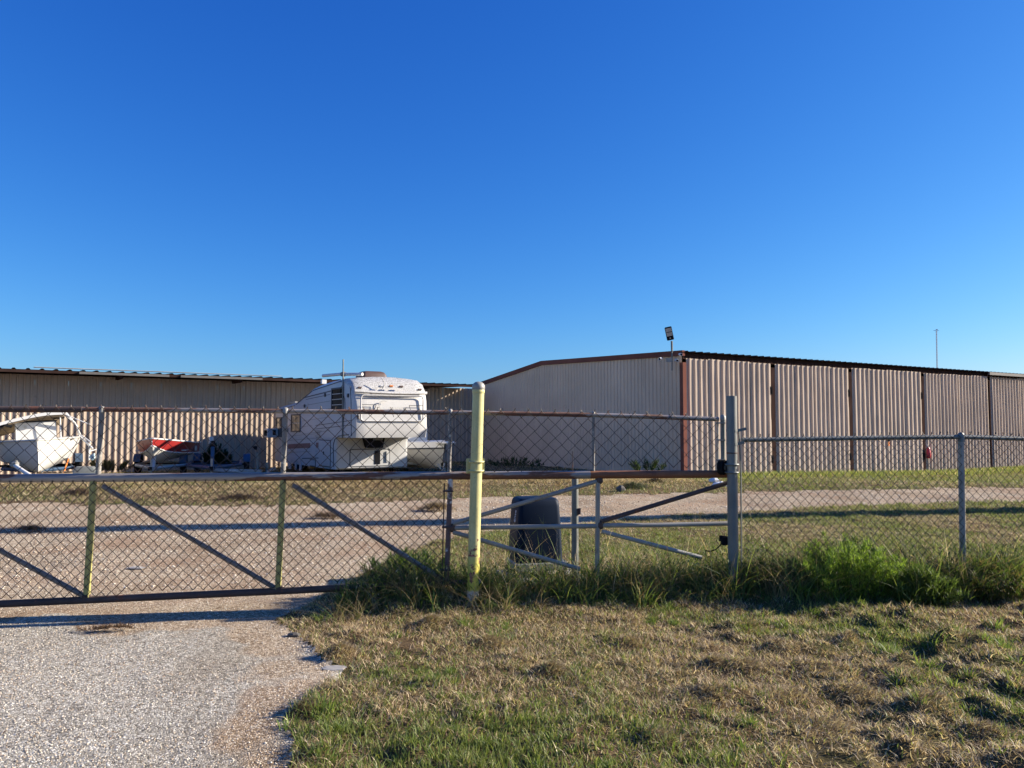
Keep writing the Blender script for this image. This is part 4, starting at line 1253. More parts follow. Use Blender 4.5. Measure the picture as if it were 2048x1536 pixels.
# window air conditioner on the rear flank
(y0, z1), (y1, z0) = rs(546, 857), rs(560, 875)
yc, zc = (y0 + y1) / 2, (z0 + z1) / 2
yc = min(yc, y_end - .3)
o = MB().bbox((-.22, yc, zc), (.42, .55, .36), .02).build('window_air_conditioner', 'siding', body, world=False)
MB().box((-.43, yc, zc), (.02, .40, .22)).box((-.17, yc - .275, zc + .02), (.12, .02, .20)).build('grille', 'black', o, world=False)
# wheel skirt and wheels
for px in (585, 597):
    y, z = rs(px, 940)
    o = MB().lathe([(.20, -.11), (.33, -.10), (.36, -.06), (.36, .06), (.33, .10), (.20, .11)], (.16, y, .34), (1, 0, 0), 22).build('wheel', 'rubber', rv, world=False, smooth=True)
    MB().lathe([(.19, .0), (.17, .03), (.06, .05), (.0, .06)], (.05, y, .34), (-1, 0, 0), 16).build('rim', 'hull_grey', o, world=False)
(y0, z1), (y1, z0) = rs(604, 913), rs(577, 937)
mb = MB()
for a_, b_ in ((y0, rs(600, 930)[0]), (rs(594, 930)[0], rs(591, 930)[0]), (rs(583, 930)[0], y1)):
    mb.box((-.016, (a_ + b_) / 2, (z0 + z1) / 2 - .1), (.03, abs(b_ - a_), z1 - z0 - .2))
mb.box((-.016, (y0 + y1) / 2, z1 - .11), (.034, abs(y1 - y0), .16))
mb.build('wheel_skirt', 'siding', rv, world=False)
for y in (SB + .6, y_end - 1.0):
    MB().box((.35, y, .09), (.10, .10, .32)).box((.35, y, -.03), (.25, .25, .04)).build('jack_leg', 'black', rv, world=False)
    MB().box((RW - .35, y, .09), (.10, .10, .32)).box((RW - .35, y, -.03), (.25, .25, .04)).build('jack_leg', 'black', rv, world=False)
# roof: air conditioner, aerial, mast
zroof = prof[7][1] + .10
yr = 1.4
mb = MB()
rows = [rrect(.42, .36, .10, zroof - .02, RW / 2 - .15, yr), rrect(.42, .36, .10, zroof + .10, RW / 2 - .15, yr), rrect(.36, .30, .10, zroof + .20, RW / 2 - .15, yr), rrect(.28, .24, .10, zroof + .23, RW / 2 - .15, yr)]
mb.grid(rows[::-1], closed=True); mb.f.append(tuple(range(19, -1, -1)))
mb.build('roof_air_conditioner', 'brown_plastic', rv, world=False, smooth=True)
ym, zm_ = rs(688, 752)
o = MB().tube([(-.03, ym, 1.2), (-.03, ym, 2.0), (-.03, ym, rs(687.5, 719)[1])], .022, 8).build('mast', 'galv_dark', rv, world=False)
# aerial: two white tubes on a small head
a_ = on_plane(646, 751, RO + WX * .25, WX); b_ = on_plane(686, 747, RO + WX * .25, WX)
inv = chain(rv).inverted()
a_, b_ = inv @ at(646, 751.5, 25.0), inv @ at(684, 748, 24.4)
c_, d_ = inv @ at(690, 748.5, 24.3), inv @ at(725, 748.5, 24.0)
MB().tube([a_, b_], .052, 10).tube([c_, d_], .055, 10).build('aerial_tube', 'white_gel', rv, world=False, smooth=True)
MB().bbox((b_ + c_) / 2, (.16, .22, .14), .03).build('aerial_head', 'galv_dark', rv, world=False)
MB().tube([(b_ + c_) / 2, (b_ + c_) / 2 + Vector((0, 0, -.25))], .025, 8).build('aerial_stem', 'galv_dark', rv, world=False)
MB().box((.25, rs(633, 766)[0], rs(633, 766)[1] + .05), (.16, .16, .14)).build('roof_vent', 'white_gel', rv, world=False)
MB().box((.3, rs(570, 808)[0], rs(570, 808)[1] + .07), (.10, .9, .05)).build('roof_ladder_rail', 'galv', rv, world=False)
pts = [(-.03, ym + .02, 2.85), (-.03, ym + .25, 2.75), (-.02, ym + .25, 2.6), (-.03, ym + .02, 2.55), (-.02, ym - .15, 2.4), (-.02, ym - .2, 2.0), (-.02, ym - .02, 1.75)]
MB().tube(pts, .008, 5).build('cable', 'black', rv, world=False)
#PART3
# ------------------------------------------------------------------ boats and trailers (local +y towards the bow)
def hull(L, B, zk, zs, rise, bow=2.0, vee=.30, flare=.86, chine=.42, keel_up=.75, n=16):
    """rows of section points, keel -> sheer, starboard and port"""
    st, pt = [], []
    for i in range(n + 1):
        t = i / n
        q = max(0.0, (t - .38) / .62)
        hb = B / 2 * (1 - q ** bow) if t < 1 else 0.0
        hb = max(hb, .012)
        sheer = zs + rise * t * t
        k = zk + (sheer - zk) * keel_up * max(0, (t - .72) / .28) ** 2.4
        zc = k + (sheer - k) * (chine + .12 * t)
        hc = hb * (flare - .18 * t)
        sec = [(0, k), (hc * .5, k + (zc - k) * .38), (hc, zc), (hc + (hb - hc) * .55, zc + (sheer - zc) * .5), (hb, sheer)]
        y = t * L
        lean = lambda z: (z - k) / max(.01, sheer - k) * .22 * t ** 6
        st.append([(x, y + lean(z), z) for x, z in sec])
        pt.append([(-x, y + lean(z), z) for x, z in sec])
    return st, pt
def build_hull(root, st, pt, hull_mat, name='hull', low_mat=None, gun_mat='white_gel', gun_r=.03):
    mb = MB().grid(st).grid([r_[::-1] for r_ in pt])
    n = len(st[0])
    s0 = st[0] + pt[0][::-1]
    mb.add(s0, [tuple(range(len(s0)))])
    h = mb.build(name, hull_mat, root, world=False, smooth=True, auto=28)
    if low_mat:
        mb = MB()
        e = .006
        cut = 3
        mb.grid([[(x + e, y, z - e * .3) for x, y, z in r_[:cut]] for r_ in st]).grid([[(x - e, y, z - e * .3) for x, y, z in r_[:cut]][::-1] for r_ in pt])
        mb.build('bottom', low_mat, h, world=False, smooth=True)
    g = [r_[-1] for r_ in pt] + [r_[-1] for r_ in st][::-1]
    MB().tube(g, gun_r, 6).build('rub_rail', gun_mat, h, world=False, smooth=True)
    return h
def deck(root, st, pt, i0, drop, mat, name='deck'):
    rows = []
    for a, b in zip(st[i0:], pt[i0:]):
        p, q = a[-1], b[-1]
        rows.append([(q[0] + (p[0] - q[0]) * t, p[1], p[2] - drop + .05 * math.sin(math.pi * t)) for t in (0, .25, .5, .75, 1)])
    return MB().grid(rows).build(name, mat, root, world=False, smooth=True)
def trailer(name, label, loc, rz, L, W, mat, tongue=1.3, wheel_y=.35, group=None, winch=True, wr=.30, fender='blue_steel', railz=.42, beam=.10):
    t = thing(name, label, 'trailer', loc, rz, group)
    mb = MB()
    for s in (-1, 1):
        mb.tube([(s * W * .42, -L * .55, railz), (s * W * .42, L * .15, railz), (s * .05, L * .5, railz - .02)], beam * .55, 6)
    for y in (-L * .5, -L * .2, L * .12):
        mb.box((0, y, railz - .02), (W * .84, .08, .08))
    mb.build('frame', mat, t, world=False)
    MB().box((0, L * .5 + tongue / 2 - .05, railz - .03), (.10, tongue, .12)).build('tongue', mat, t, world=False)
    MB().box((0, L * .5 + tongue, railz + .0), (.09, .18, .10)).build('coupler', 'black', t, world=False)
    MB().box((0, -L * wheel_y * .5, wr), (W * 1.0, .07, .07)).build('axle', 'black', t, world=False)
    for s in (-1, 1):
        o = MB().lathe([(wr * .55, -.09), (wr * .9, -.09), (wr, -.05), (wr, .05), (wr * .9, .09), (wr * .55, .09)], (s * W * .52, -L * wheel_y * .5, wr - .02), (1, 0, 0), 22).build('wheel', 'rubber', t, world=False, smooth=True)
        MB().lathe([(wr * .55, .02), (wr * .5, .05), (wr * .2, .06), (0, .07)], (s * W * .52, -L * wheel_y * .5, wr - .02), (s, 0, 0), 14).build('rim', 'hull_grey', o, world=False)
        pts = [(-L * wheel_y * .5 + (wr + .07) * math.cos(a), wr + (wr + .07) * math.sin(a)) for a in np.linspace(R(15), R(165), 9)]
        mb = MB().grid([[(s * W * .52 - .11, y, z), (s * W * .52 + .11, y, z)] for y, z in pts])
        mb.grid([[(s * W * .52 + .11 * s, y, z), (s * W * .52 + .11 * s, y, max(z - .07, .25))] for y, z in pts])
        mb.build('fender', fender, t, world=False, smooth=True)
    if winch:
        MB().prism([(-.05, L * .5 + .10, railz), (-.05, L * .5 + .22, railz), (-.05, L * .5 - .12, railz + .62), (-.05, L * .5 - .22, railz + .62)], (.10, 0, 0)).build('winch_post', mat, t, world=False)
        MB().bbox((0, L * .5 - .20, railz + .70), (.12, .14, .20), .02).build('bow_stop', 'rubber', t, world=False)
        MB().tube([(0, L * .5 + .5, .04), (0, L * .5 + .5, railz + .28)], .028, 8).build('jack', 'galv', t, world=False)
    return t

# --- white cabin boat at the far left, bow towards the camera
r1 = R(212)
stem = at(80, 885, 21.6)
L1 = 5.0
d1 = Vector((-math.sin(r1), math.cos(r1), 0))
o1 = Vector((stem.x, stem.y, 0)) - d1 * L1
boat = thing('cabin_boat', 'derelict white cabin boat with collapsed canopy, bow to the camera beside the left building', 'boat', tuple(o1), r1)
boat.rotation_euler = (0, R(3.2), r1)
st, pt = hull(L1, 2.42, .20, 1.16, .02, bow=2.6, vee=.3, flare=.84, chine=.30, keel_up=.12)
# sharp vertical stem: pull the last sections straight
h = build_hull(boat, st, pt, 'white_gel', gun_mat='hull_grey', gun_r=.028)
deck(h, st, pt, 9, .02, 'hull_grey')
MB().box((0, 2.2, 1.16), (2.0, 3.4, .03)).build('cockpit_floor', 'hull_grey', h, world=False)
# console front
MB().bbox((0.02, 3.05, 1.42), (1.06, .10, .56), .02).build('console', 'white_gel', boat, world=False)
MB().box((0.02, 3.06, 1.715), (1.12, .14, .035)).build('console_top', 'black', boat, world=False)
MB().lathe([(.045, 0), (.045, .015), (0, .016)], (.28, 3.10, 1.55), (0, 1, 0), 12).build('gauge', 'hull_grey', boat, world=False)
# hard top: curved ribbed roof, sagging to one side (local -x is to the right in the picture)
rows = []
for i in range(13):
    t = i / 12.
    x = -.72 + 2.05 * t
    z = 1.97 - .34 * max(0, (t - .2)) ** 1.4 * 1.4 - .02 * t
    rows.append([(x, 3.55, z), (x, 2.2, z - .05), (x, .9, z - .28)])
mb = MB().grid(rows)
mb.grid([[(a[0], a[1], a[2] - .09) for a in r_] for r_ in rows])
mb.grid([[r_[0], (r_[0][0], r_[0][1], r_[0][2] - .09)] for r_ in rows]).grid([[r_[2], (r_[2][0], r_[2][1], r_[2][2] - .09)] for r_ in rows])
top = mb.build('hard_top', 'white_gel', boat, world=False, smooth=True)
for k in range(11):
    y = .95 + k * .25
    MB().tube([(r_[0][0], y, r_[0][2] - .11 - .28 * max(0, (3.4 - y) / 2.5) ** 1.4) for r_ in rows], .032, 5).build('roof_rib', 'wood', top, world=False)
for x, z in ((.52, 1.80), (-.62, 1.84), (1.15, 1.55)):
    MB().tube([(x, 3.1, 1.16), (x, 3.15, z)], .022, 8).build('canopy_post', 'white_gel', boat, world=False)
for pts, r_ in (([(-.62, 3.5, 2.12), (-.82, 3.4, 1.86), (-1.05, 3.2, 1.52), (-1.12, 3.0, 1.20)], .026), ([(-.70, 3.4, 1.90), (-1.0, 3.3, 1.62), (-1.14, 3.1, 1.25)], .022),
                ([(-.75, 3.45, 1.88), (-1.15, 3.6, 1.66), (-1.38, 3.7, 1.54)], .016), ([(-1.12, 3.0, 1.20), (-1.30, 3.3, .98), (-1.44, 3.5, .80)], .034), ([(-1.16, 3.1, 1.22), (-1.40, 3.4, 1.00)], .022),
                ([(-1.36, 3.4, .95), (-1.34, 3.4, .45)], .024), ([(-1.36, 3.4, .72), (-1.62, 3.3, .78)], .018)):
    MB().tube(pts, r_, 7).build('canopy_frame', 'white_gel', boat, world=False, smooth=True)
MB().bbox((-.60, 2.6, 1.80), (.30, .5, .08), .02).build('speaker_box', 'black', boat, world=False)
MB().tube([(1.0, 3.4, 1.55), (.80, 3.5, 1.66), (.62, 3.4, 1.60)], .05, 8).build('rolled_cover', 'black', boat, world=False)
tr1 = trailer('boat_trailer', 'dark trailer under the derelict cabin boat with white tongue jack', tuple(o1 + d1 * 1.6), r1, 3.6, 2.2, 'blue_steel', tongue=1.2, winch=False, fender='blue_steel', railz=.26)
pj = [at(30, 931, 20.6), at(46, 942, 20.4), at(66, 955, 20.2)]
MB().tube(pj, .055, 10).build('tongue_jack', 'white_gel', tr1, smooth=True)
MB().bbox(at(29, 929, 20.62), (.20, .14, .16), .03).tube([at(33, 921, 20.6), at(31, 930, 20.6)], .03, 8).build('jack_head', 'galv', tr1)
# clutter beside that boat
pc = at(112, 950, 20.9)
pal = thing('wood_pallet', 'wooden slatted pallet leaning on the ground under the cabin boat', 'pallet', (pc.x, pc.y, 0), R(24))
rotp = Matrix.Rotation(R(-42), 3, 'X')
for k in range(7):
    MB().box(Vector((-.36 + k * .12, 0, .16)), (.075, .60, .02), rot=rotp).build('slat', 'wood', pal, world=False)
for y in (-.22, .22):
    MB().box(Vector((0, 0, .16)) + rotp @ Vector((0, y, -.035)), (.82, .06, .05), rot=rotp).build('runner', 'wood', pal, world=False)
orr = thing('orange_rod', 'thin orange marker rod leaning against the cabin boat hull', 'rod', tuple(at(126, 948, 20.85)))
MB().tube([at(126, 949, 20.85), at(137, 917, 21.4)], .022, 8).build('shaft', 'orange', orr, smooth=True)
MB().tube([at(137, 917, 21.4), at(137.6, 915, 21.4)], .027, 8).build('tip', 'white_gel', orr)
pc = at(170, 948, 22.0)
fb = thing('grey_tub', 'grey plastic trailer fender tub at the stern of the cabin boat', 'tub', (pc.x, pc.y, 0), R(25))
rows = [rrect(.30, .25, .05, 0), rrect(.32, .27, .06, .30), rrect(.22, .22, .06, .42)]
mb = MB().grid(rows[::-1], closed=True); mb.f.append(tuple(range(19, -1, -1)))
mb.build('shell', 'galv_dark', fb, world=False, smooth=True)
MB().box((0, -.28, .14), (.66, .02, .03)).build('rim', 'black', fb, world=False)
pc = at(182, 913, 22.3)
tl = thing('teal_flag', 'small pale teal plastic sheet caught on the boat canopy frame', 'plastic sheet', tuple(pc))
MB().prism([pc + Vector(v) for v in ((-.06, 0, -.03), (.03, 0, -.11), (.09, 0, -.05), (.08, 0, .09), (-.02, 0, .05))], (.02, .03, 0)).build('sheet', 'teal', tl)
for k, (px, py, yy) in enumerate(((62, 950, 20.9), (146, 949, 21.2))):
    pc = at(px, py, yy)
    q = thing('dark_plank', ('dark weathered plank lying under the bow of the cabin boat', 'dark tilted plank lying beside the wooden pallet')[k], 'plank', (pc.x, pc.y, 0), R(30 + 15 * k))
    MB().bbox((0, 0, .06), (1.2, .28, .05), .01, rot=Matrix.Rotation(R(-6 - 4 * k), 3, 'Y')).build('board', 'galv_dark' if k else 'rust_dark', q, world=False)
    MB().box((.3, 0, .02), (.08, .26, .04)).build('cleat', 'wood', q, world=False)

# --- red runabout
r2 = R(196)
stem = at(306, 880, 23.4)
L2 = 4.4
d2 = Vector((-math.sin(r2), math.cos(r2), 0))
o2 = Vector((stem.x, stem.y, 0)) - d2 * L2
rboat = thing('red_boat', 'red and white open runabout boat on a trailer against the ribbed wall', 'boat', tuple(o2), r2)
st, pt = hull(L2, 1.75, .42, .98, .22, bow=2.1, vee=.3, flare=.95, chine=.36, keel_up=.45)
h = build_hull(rboat, st, pt, 'red_gel', low_mat='hull_grey', gun_mat='white_gel', gun_r=.022)
deck(h, st, pt, 9, .015, 'red_gel')
MB().tube([(x + .012, y, z) for x, y, z in [r_[2] for r_ in st]], .022, 5).tube([(x - .012, y, z) for x, y, z in [r_[2] for r_ in pt]], .022, 5).build('spray_rail', 'white_gel', h, world=False, smooth=True)
for sgn, rows_ in ((1, st), (-1, pt)):
    a_ = rows_[5][3]; b_ = rows_[3][3]
    MB().prism([(a_[0] + sgn * .012, a_[1], a_[2] + .06), (b_[0] + sgn * .012, b_[1], b_[2] + .06), (b_[0] + sgn * .012, b_[1], b_[2] - .10), (a_[0] + sgn * .012, a_[1], a_[2] - .10)], (sgn * .006, 0, 0)).build('number_patch', 'hull_grey', h, world=False)
MB().box((0, 1.6, .78), (1.5, 2.6, .03)).build('cockpit_floor', 'hull_grey', h, world=False)
for x in (-.4, .4):
    MB().bbox((x, 1.6, .93), (.45, .45, .28), .04).build('seat', 'white_gel', rboat, world=False)
trailer('boat_trailer', 'blue-grey trailer with winch post carrying the red boat', tuple(o2 + d2 * 2.0), r2, 4.2, 1.8, 'trailer_grey', tongue=.7, fender='blue_steel', railz=.30, wr=.28)

# --- empty blue trailer between the red boat and the camper
a_ = at(425, 944, 23.6); b_ = at(548, 944, 24.6)
et = trailer('boat_trailer', 'empty blue trailer with pale channel beam beside the camper', tuple((a_ + at(400, 944, 25.5)) / 2 + Vector((0, .7, -((a_ + at(400, 944, 25.5)) / 2).z))), R(199), 3.8, 1.9, 'blue_steel', tongue=.6, fender='blue_steel', wr=.28, railz=.32)
q = MB().prism([at(420, 937, 23.3), at(522, 939.5, 23.6), at(520, 947, 23.6), at(424, 942.5, 23.3)], (.02, .08, 0)).prism([at(533, 941, 23.7), at(549, 934, 24.3), at(549, 939, 24.3), at(533, 946, 23.7)], (.02, .08, 0))
q = q.build('channel_beam', 'trailer_grey', et)
for px, py, w_, hh in ((461, 940, 4, 1.6), (466, 941, 3, 2.2), (470, 940.5, 3, 2.4), (474, 941.5, 2, 2)):
    MB().box(at(px, py + .6, 23.40), (w_ * .0135, .012, hh * .014)).build('lettering', 'bag_white', q)
MB().lathe([(.02, 0), (.02, .01), (0, .011)], at(425, 939.5, 23.28), (0, -1, 0), 8).build('bolt', 'black', q)
for px in (515, 534):
    p0 = at(px, 948, 24.2); p1 = at(px, 905 if px == 515 else 925, 24.2)
    MB().tube([p0, p1], .05, 8).build('stand', 'galv_dark', et)
MB().prism([at(504, 893, 24.2), at(514, 892, 24.2), at(512, 900, 24.2), at(509, 899, 24.2)], (0, .06, 0)).build('winch', 'black', et)

# --- white boat to the right of the camper, bow to the right
r3 = R(216)
stem = at(889, 897, 27.0)
L3 = 4.9
d3 = Vector((-math.sin(r3), math.cos(r3), 0))
o3 = Vector((stem.x, stem.y, 0)) - d3 * (L3 + .2)
wboat = thing('white_boat', 'round-bottomed white boat on a trailer between the camper and the gable wall', 'boat', tuple(o3), r3)
st, pt = hull(L3, 2.1, .02, .70, .10, bow=2.2, vee=.3, flare=.95, chine=.42, keel_up=.20)
h = build_hull(wboat, st, pt, 'hull_grey', gun_mat='line', gun_r=.03)
rows = []
for a_, b_ in zip(st, pt):
    p, q = a_[-1], b_[-1]
    rows.append([(q[0] - .02, p[1], p[2] + .02), (q[0] * .95, p[1], p[2] + .22), (q[0] * .55, p[1], p[2] + .26), (0, p[1], p[2] + .28), (p[0] * .55, p[1], p[2] + .26), (p[0] * .95, p[1], p[2] + .22), (p[0] + .02, p[1], p[2] + .02)])
MB().grid(rows).build('deck', 'white_gel', h, world=False, smooth=True, auto=40)
MB().bbox((0, L3 + .28, .98), (.42, .70, .09), .03).build('bow_pulpit', 'white_gel', h, world=False)
MB().bbox((.05, 3.0, 1.25), (.9, .5, .55), .05).build('cabin_post', 'white_gel', wboat, world=False)
MB().bbox((.8, 2.6, 1.15), (.7, .5, .28), .04).build('seat_box', 'black', wboat, world=False)
t3 = trailer('boat_trailer', 'grey trailer with winch stand under the round-bottomed white boat', tuple(o3 + d3 * 2.1), r3, 4.0, 1.9, 'trailer_grey', tongue=.9, fender='trailer_grey', railz=.22, wr=.26)
p = at(890, 948, 26.0)
MB().tube([at(874, 928, 26.2), at(885, 942, 26.0), at(890, 936, 26.0), at(889, 948, 26.0)], .028, 7).tube([at(885, 948, 26.0), at(889, 926, 26.2)], .03, 7).build('winch_stand', 'galv', t3, smooth=True)

# ------------------------------------------------------------------ vegetation
def scatter(n, x0, x1, y0, y1, keep, dens=None):
    X = rng.uniform(x0, x1, n); Y = rng.uniform(y0, y1, n)
    k = keep(X, Y)
    return X[k], Y[k]
def in_view(x, y, m=1.2):
    return (np.abs(x) < 0.70 * y + m)
GREEN = np.array([(.11, .145, .035), (.15, .18, .045), (.21, .225, .065), (.08, .11, .026)])
STRAW = np.array([(.50, .385, .235), (.37, .275, .165), (.25, .175, .105), (.66, .54, .36), (.14, .092, .055)])
def tints(n, fgreen, seed=0, g=GREEN, s=STRAW):
    r_ = np.random.default_rng(seed)
    isg = r_.random(n) < fgreen
    c = np.where(isg[:, None], g[r_.integers(0, len(g), n)], s[r_.integers(0, len(s), n)])
    return c * r_.uniform(.85, 1.42, (n, 1)), isg
def green_fraction(x, y):
    f = fbm(x * 1.1, y * 1.1, 61, 4)
    g = np.clip((f - .42) * 3.0, 0.08, .70)
    for (px_, py_, r_, a_) in ((1300, 1490, .45, .5), (1000, 1480, .5, .25), (850, 1330, .4, .25), (1750, 1270, .5, .35), (1950, 1300, .4, .35), (1200, 1290, .4, .2), (620, 1440, .3, .3), (1150, 1400, .4, .2)):
        c_ = ground_at(px_, py_)
        g = g + a_ * np.exp(-((x - c_.x) ** 2 + (y - c_.y) ** 2) / r_ ** 2)
    # the right front is mostly dry
    dry = sm(1.2, 3.0, x) * (1 - sm(5.4, 6.0, y))
    return np.clip(g * (1 - .6 * dry), .03, .85)

def lawn(name, label, n, box, keep, hs, ws, segs, seed, gf=green_fraction, flat=.5):
    x, y = scatter(n, *box, keep)
    # clump: pull blades towards tuft centres
    d = in_drive(x, y)
    bare = fbm(x * 2.6, y * 2.6, 91) + .25 * rng.random(len(x))
    k = (~d) & (bare > .38)
    x, y = x[k], y[k]
    n = len(x)
    z = gz(x, y, np.zeros(n, bool)) - .004
    c, isg = tints(n, gf(x, y), seed)
    h_ = np.where(isg, rng.uniform(hs[0], hs[1], n), rng.uniform(hs[0], hs[1], n) * .9) * (.5 + .9 * fbm(x * 4, y * 4, 55))
    lean = np.where(isg, rng.uniform(.15, .9, n), rng.uniform(.5, 1.7, n))
    w = rng.uniform(ws[0], ws[1], n) * np.where(isg, 1.15, .8)
    az = rng.uniform(0, 6.283, n) * .75 + 5.3
    o = blades(name, 'grass', np.c_[x, y, z], h_, w, az, lean, rng.uniform(0, 6.283, n), c, segs=segs)
    return tag(o, label, 'grass', kind='stuff')
lawn('mown_grass', 'short patchy green and straw coloured grass in front of the fence', 270000, (-1.9, 6.6, 2.9, 8.2), lambda x, y: in_view(x, y, .9), (.024, .075), (.0048, .0095), 2, 1)
lawn('yard_grass', 'short grass in the yard behind the gate', 300000, (-1.5, 13.0, 7.6, 16.0), lambda x, y: in_view(x, y, 1.0), (.03, .075), (.006, .011), 1, 2,
     gf=lambda x, y: np.clip((fbm(x * .7, y * .7, 63, 4) - .36) * 2.3, .10, .68))
def front_of_walls(x, y):
    a = (x - lw.x) * LN.x + (y - lw.y) * LN.y > .15
    p = ((x - RC.x) * RN.x + (y - RC.y) * RN.y > .12) | ((x - RC.x) * RD.x + (y - RC.y) * RD.y < -.12)
    return a & p & in_view(x, y, 1.5)
def gf_far(x, y):
    right = sm(3.5, 7.5, x)
    f = fbm(x * .5, y * .5, 65, 4)
    strip = 1 - sm(.0, 3.2, np.abs(y - (19.3 - .02 * x)))
    return np.clip(.14 + .42 * right + (f - .5) * 1.1, .05, .85)
lawn('far_grass', 'dry and green grass strip in front of the buildings', 210000, (-22, 24, 14.5, 37), front_of_walls, (.05, .13), (.012, .022), 1, 3, gf=gf_far)
# taller green fringe at the foot of the door wall
n = 16000
s_ = rng.uniform(0, 22, n); d_ = .1 + np.abs(rng.normal(0, .55, n)) * 1.2
x = RC.x + RD.x * s_ + RN.x * d_; y = RC.y + RD.y * s_ + RN.y * d_
c, isg = tints(n, np.full(n, .86), 12, g=GREEN * 1.25)
o = blades('wall_grass', 'grass', np.c_[x, y, gz(x, y, np.zeros(n, bool))], rng.uniform(.08, .24, n), rng.uniform(.014, .024, n), rng.uniform(0, 6.28, n), rng.uniform(.1, .7, n), rng.uniform(0, 6.28, n), c, segs=2)
tag(o, 'bright green grass fringe along the foot of the doors', 'grass', kind='stuff')
# dry hay raked into heaps in front of the camper and the boats
xs_, ys_ = [], []
for cx, cy, h, r_ in HAY:
    m_ = 3600
    xs_.append(rng.normal(cx, r_ * .75, m_)); ys_.append(rng.normal(cy, r_ * .55, m_))
x = np.concatenate(xs_); y = np.concatenate(ys_)
k = ~in_drive(x, y); x, y = x[k], y[k]; n = len(x)
c, isg = tints(n, np.full(n, .10), 14, s=STRAW * 1.1)
o = blades('raked_hay', 'grass', np.c_[x, y, gz(x, y, np.zeros(n, bool)) - .01], rng.uniform(.06, .17, n), rng.uniform(.010, .018, n), rng.uniform(0, 6.28, n), rng.uniform(.6, 1.8, n), rng.uniform(0, 6.28, n), c, segs=1)
tag(o, 'dry raked hay in heaps in front of the camper', 'hay', kind='stuff')
# dead clippings on the clods of the lawn
xs_, ys_ = [], []
for cx, cy, h, r_ in CLODS:
    m_ = 1300
    xs_.append(rng.normal(cx, r_ * .65, m_)); ys_.append(rng.normal(cy, r_ * .65, m_))
x = np.concatenate(xs_); y = np.concatenate(ys_)
k = ~in_drive(x, y); x, y = x[k], y[k]; n = len(x)
c, isg = tints(n, np.full(n, .04), 15, s=STRAW * .8)
o = blades('dead_clippings', 'grass', np.c_[x, y, gz(x, y, np.zeros(n, bool)) - .006], rng.uniform(.025, .06, n), rng.uniform(.003, .005, n), rng.uniform(4.6, 7.4, n), rng.uniform(.6, 1.6, n), rng.uniform(0, 6.28, n), c, segs=2)
tag(o, 'brown dead clippings matted over small mounds in the lawn', 'dead grass', kind='stuff')

# weeds along the gate and the fence
def weed_band(n, seed, pts, spread, hs, ws, gfrac, name, label, segs=4, lean=(.2, 1.1), droop=.35):
    r_ = np.random.default_rng(seed)
    P = np.array(pts)[:, :2]; Hh = np.array([p[2] for p in pts])
    seg = np.r_[0, np.cumsum(np.hypot(*np.diff(P, axis=0).T))]
    # tufts
    nt_ = n // 26
    st_ = r_.uniform(0, seg[-1], nt_)
    tx = np.interp(st_, seg, P[:, 0]); ty = np.interp(st_, seg, P[:, 1]) + r_.normal(0, spread, nt_)
    th = np.interp(st_, seg, Hh) * r_.uniform(.55, 1.25, nt_)
    tg_ = r_.random(nt_) < gfrac
    i = r_.integers(0, nt_, n)
    x = tx[i] + r_.normal(0, .035, n); y = ty[i] + r_.normal(0, .035, n)
    h_ = th[i] * r_.uniform(hs[0], hs[1], n)
    g = np.where(r_.random(n) < .85, tg_[i], ~tg_[i])
    gc = np.array([(.10, .155, .035), (.14, .195, .045), (.22, .265, .07), (.06, .095, .024)])
    sc_ = np.array([(.46, .36, .22), (.32, .23, .12), (.20, .13, .07), (.40, .33, .17)])
    c = np.where(g[:, None], gc[r_.integers(0, 4, n)], sc_[r_.integers(0, 4, n)]) * r_.uniform(.8, 1.2, (n, 1))
    z = gz(x, y, np.zeros(n, bool)) - .01
    o = blades(name, 'grass', np.c_[x, y, z], h_, r_.uniform(ws[0], ws[1], n) * np.where(g, 1.15, .65), r_.uniform(0, 6.28, n), r_.uniform(lean[0], lean[1], n), r_.uniform(0, 6.28, n), c, segs=segs, droop=droop)
    return tag(o, label, 'weeds', kind='stuff')
def gpt(px, off, h):
    q = gp(px, 1160, off); return (q.x, q.y, h)
fl = lambda t, off, h: ((FA + (FC - FA) * t).x + fn1.x * off, (FA + (FC - FA) * t).y + fn1.y * off, h)
line1 = [gpt(690, 0, .26), gpt(760, -.05, .36), gpt(860, -.05, .36), gpt(950, -.05, .34), gpt(1050, .0, .30), gpt(1200, 0, .36), gpt(1330, 0, .40), gpt(1460, 0, .42), fl(.1, 0, .46), fl(.35, 0, .46), fl(.6, 0, .40), fl(1.0, 0, .42)]
weed_band(10500, 31, line1, .13, (.45, 1.15), (.007, .0125), .74, 'fence_weeds', 'tall green weeds and grass along the gate and fence line')
weed_band(5200, 32, [(a, b - .05, h * 1.05) for a, b, h in line1], .17, (.7, 1.3), (.0035, .006), .18, 'dry_stalks', 'dry straw stalks tangled in the weeds along the fence', lean=(.3, 1.6))
low = [(a, b - .17, h * .42) for a, b, h in line1]
weed_band(6500, 33, low, .10, (.4, 1.1), (.005, .009), .72, 'low_weeds', 'low weeds at the front edge of the fence line', lean=(.4, 1.4))
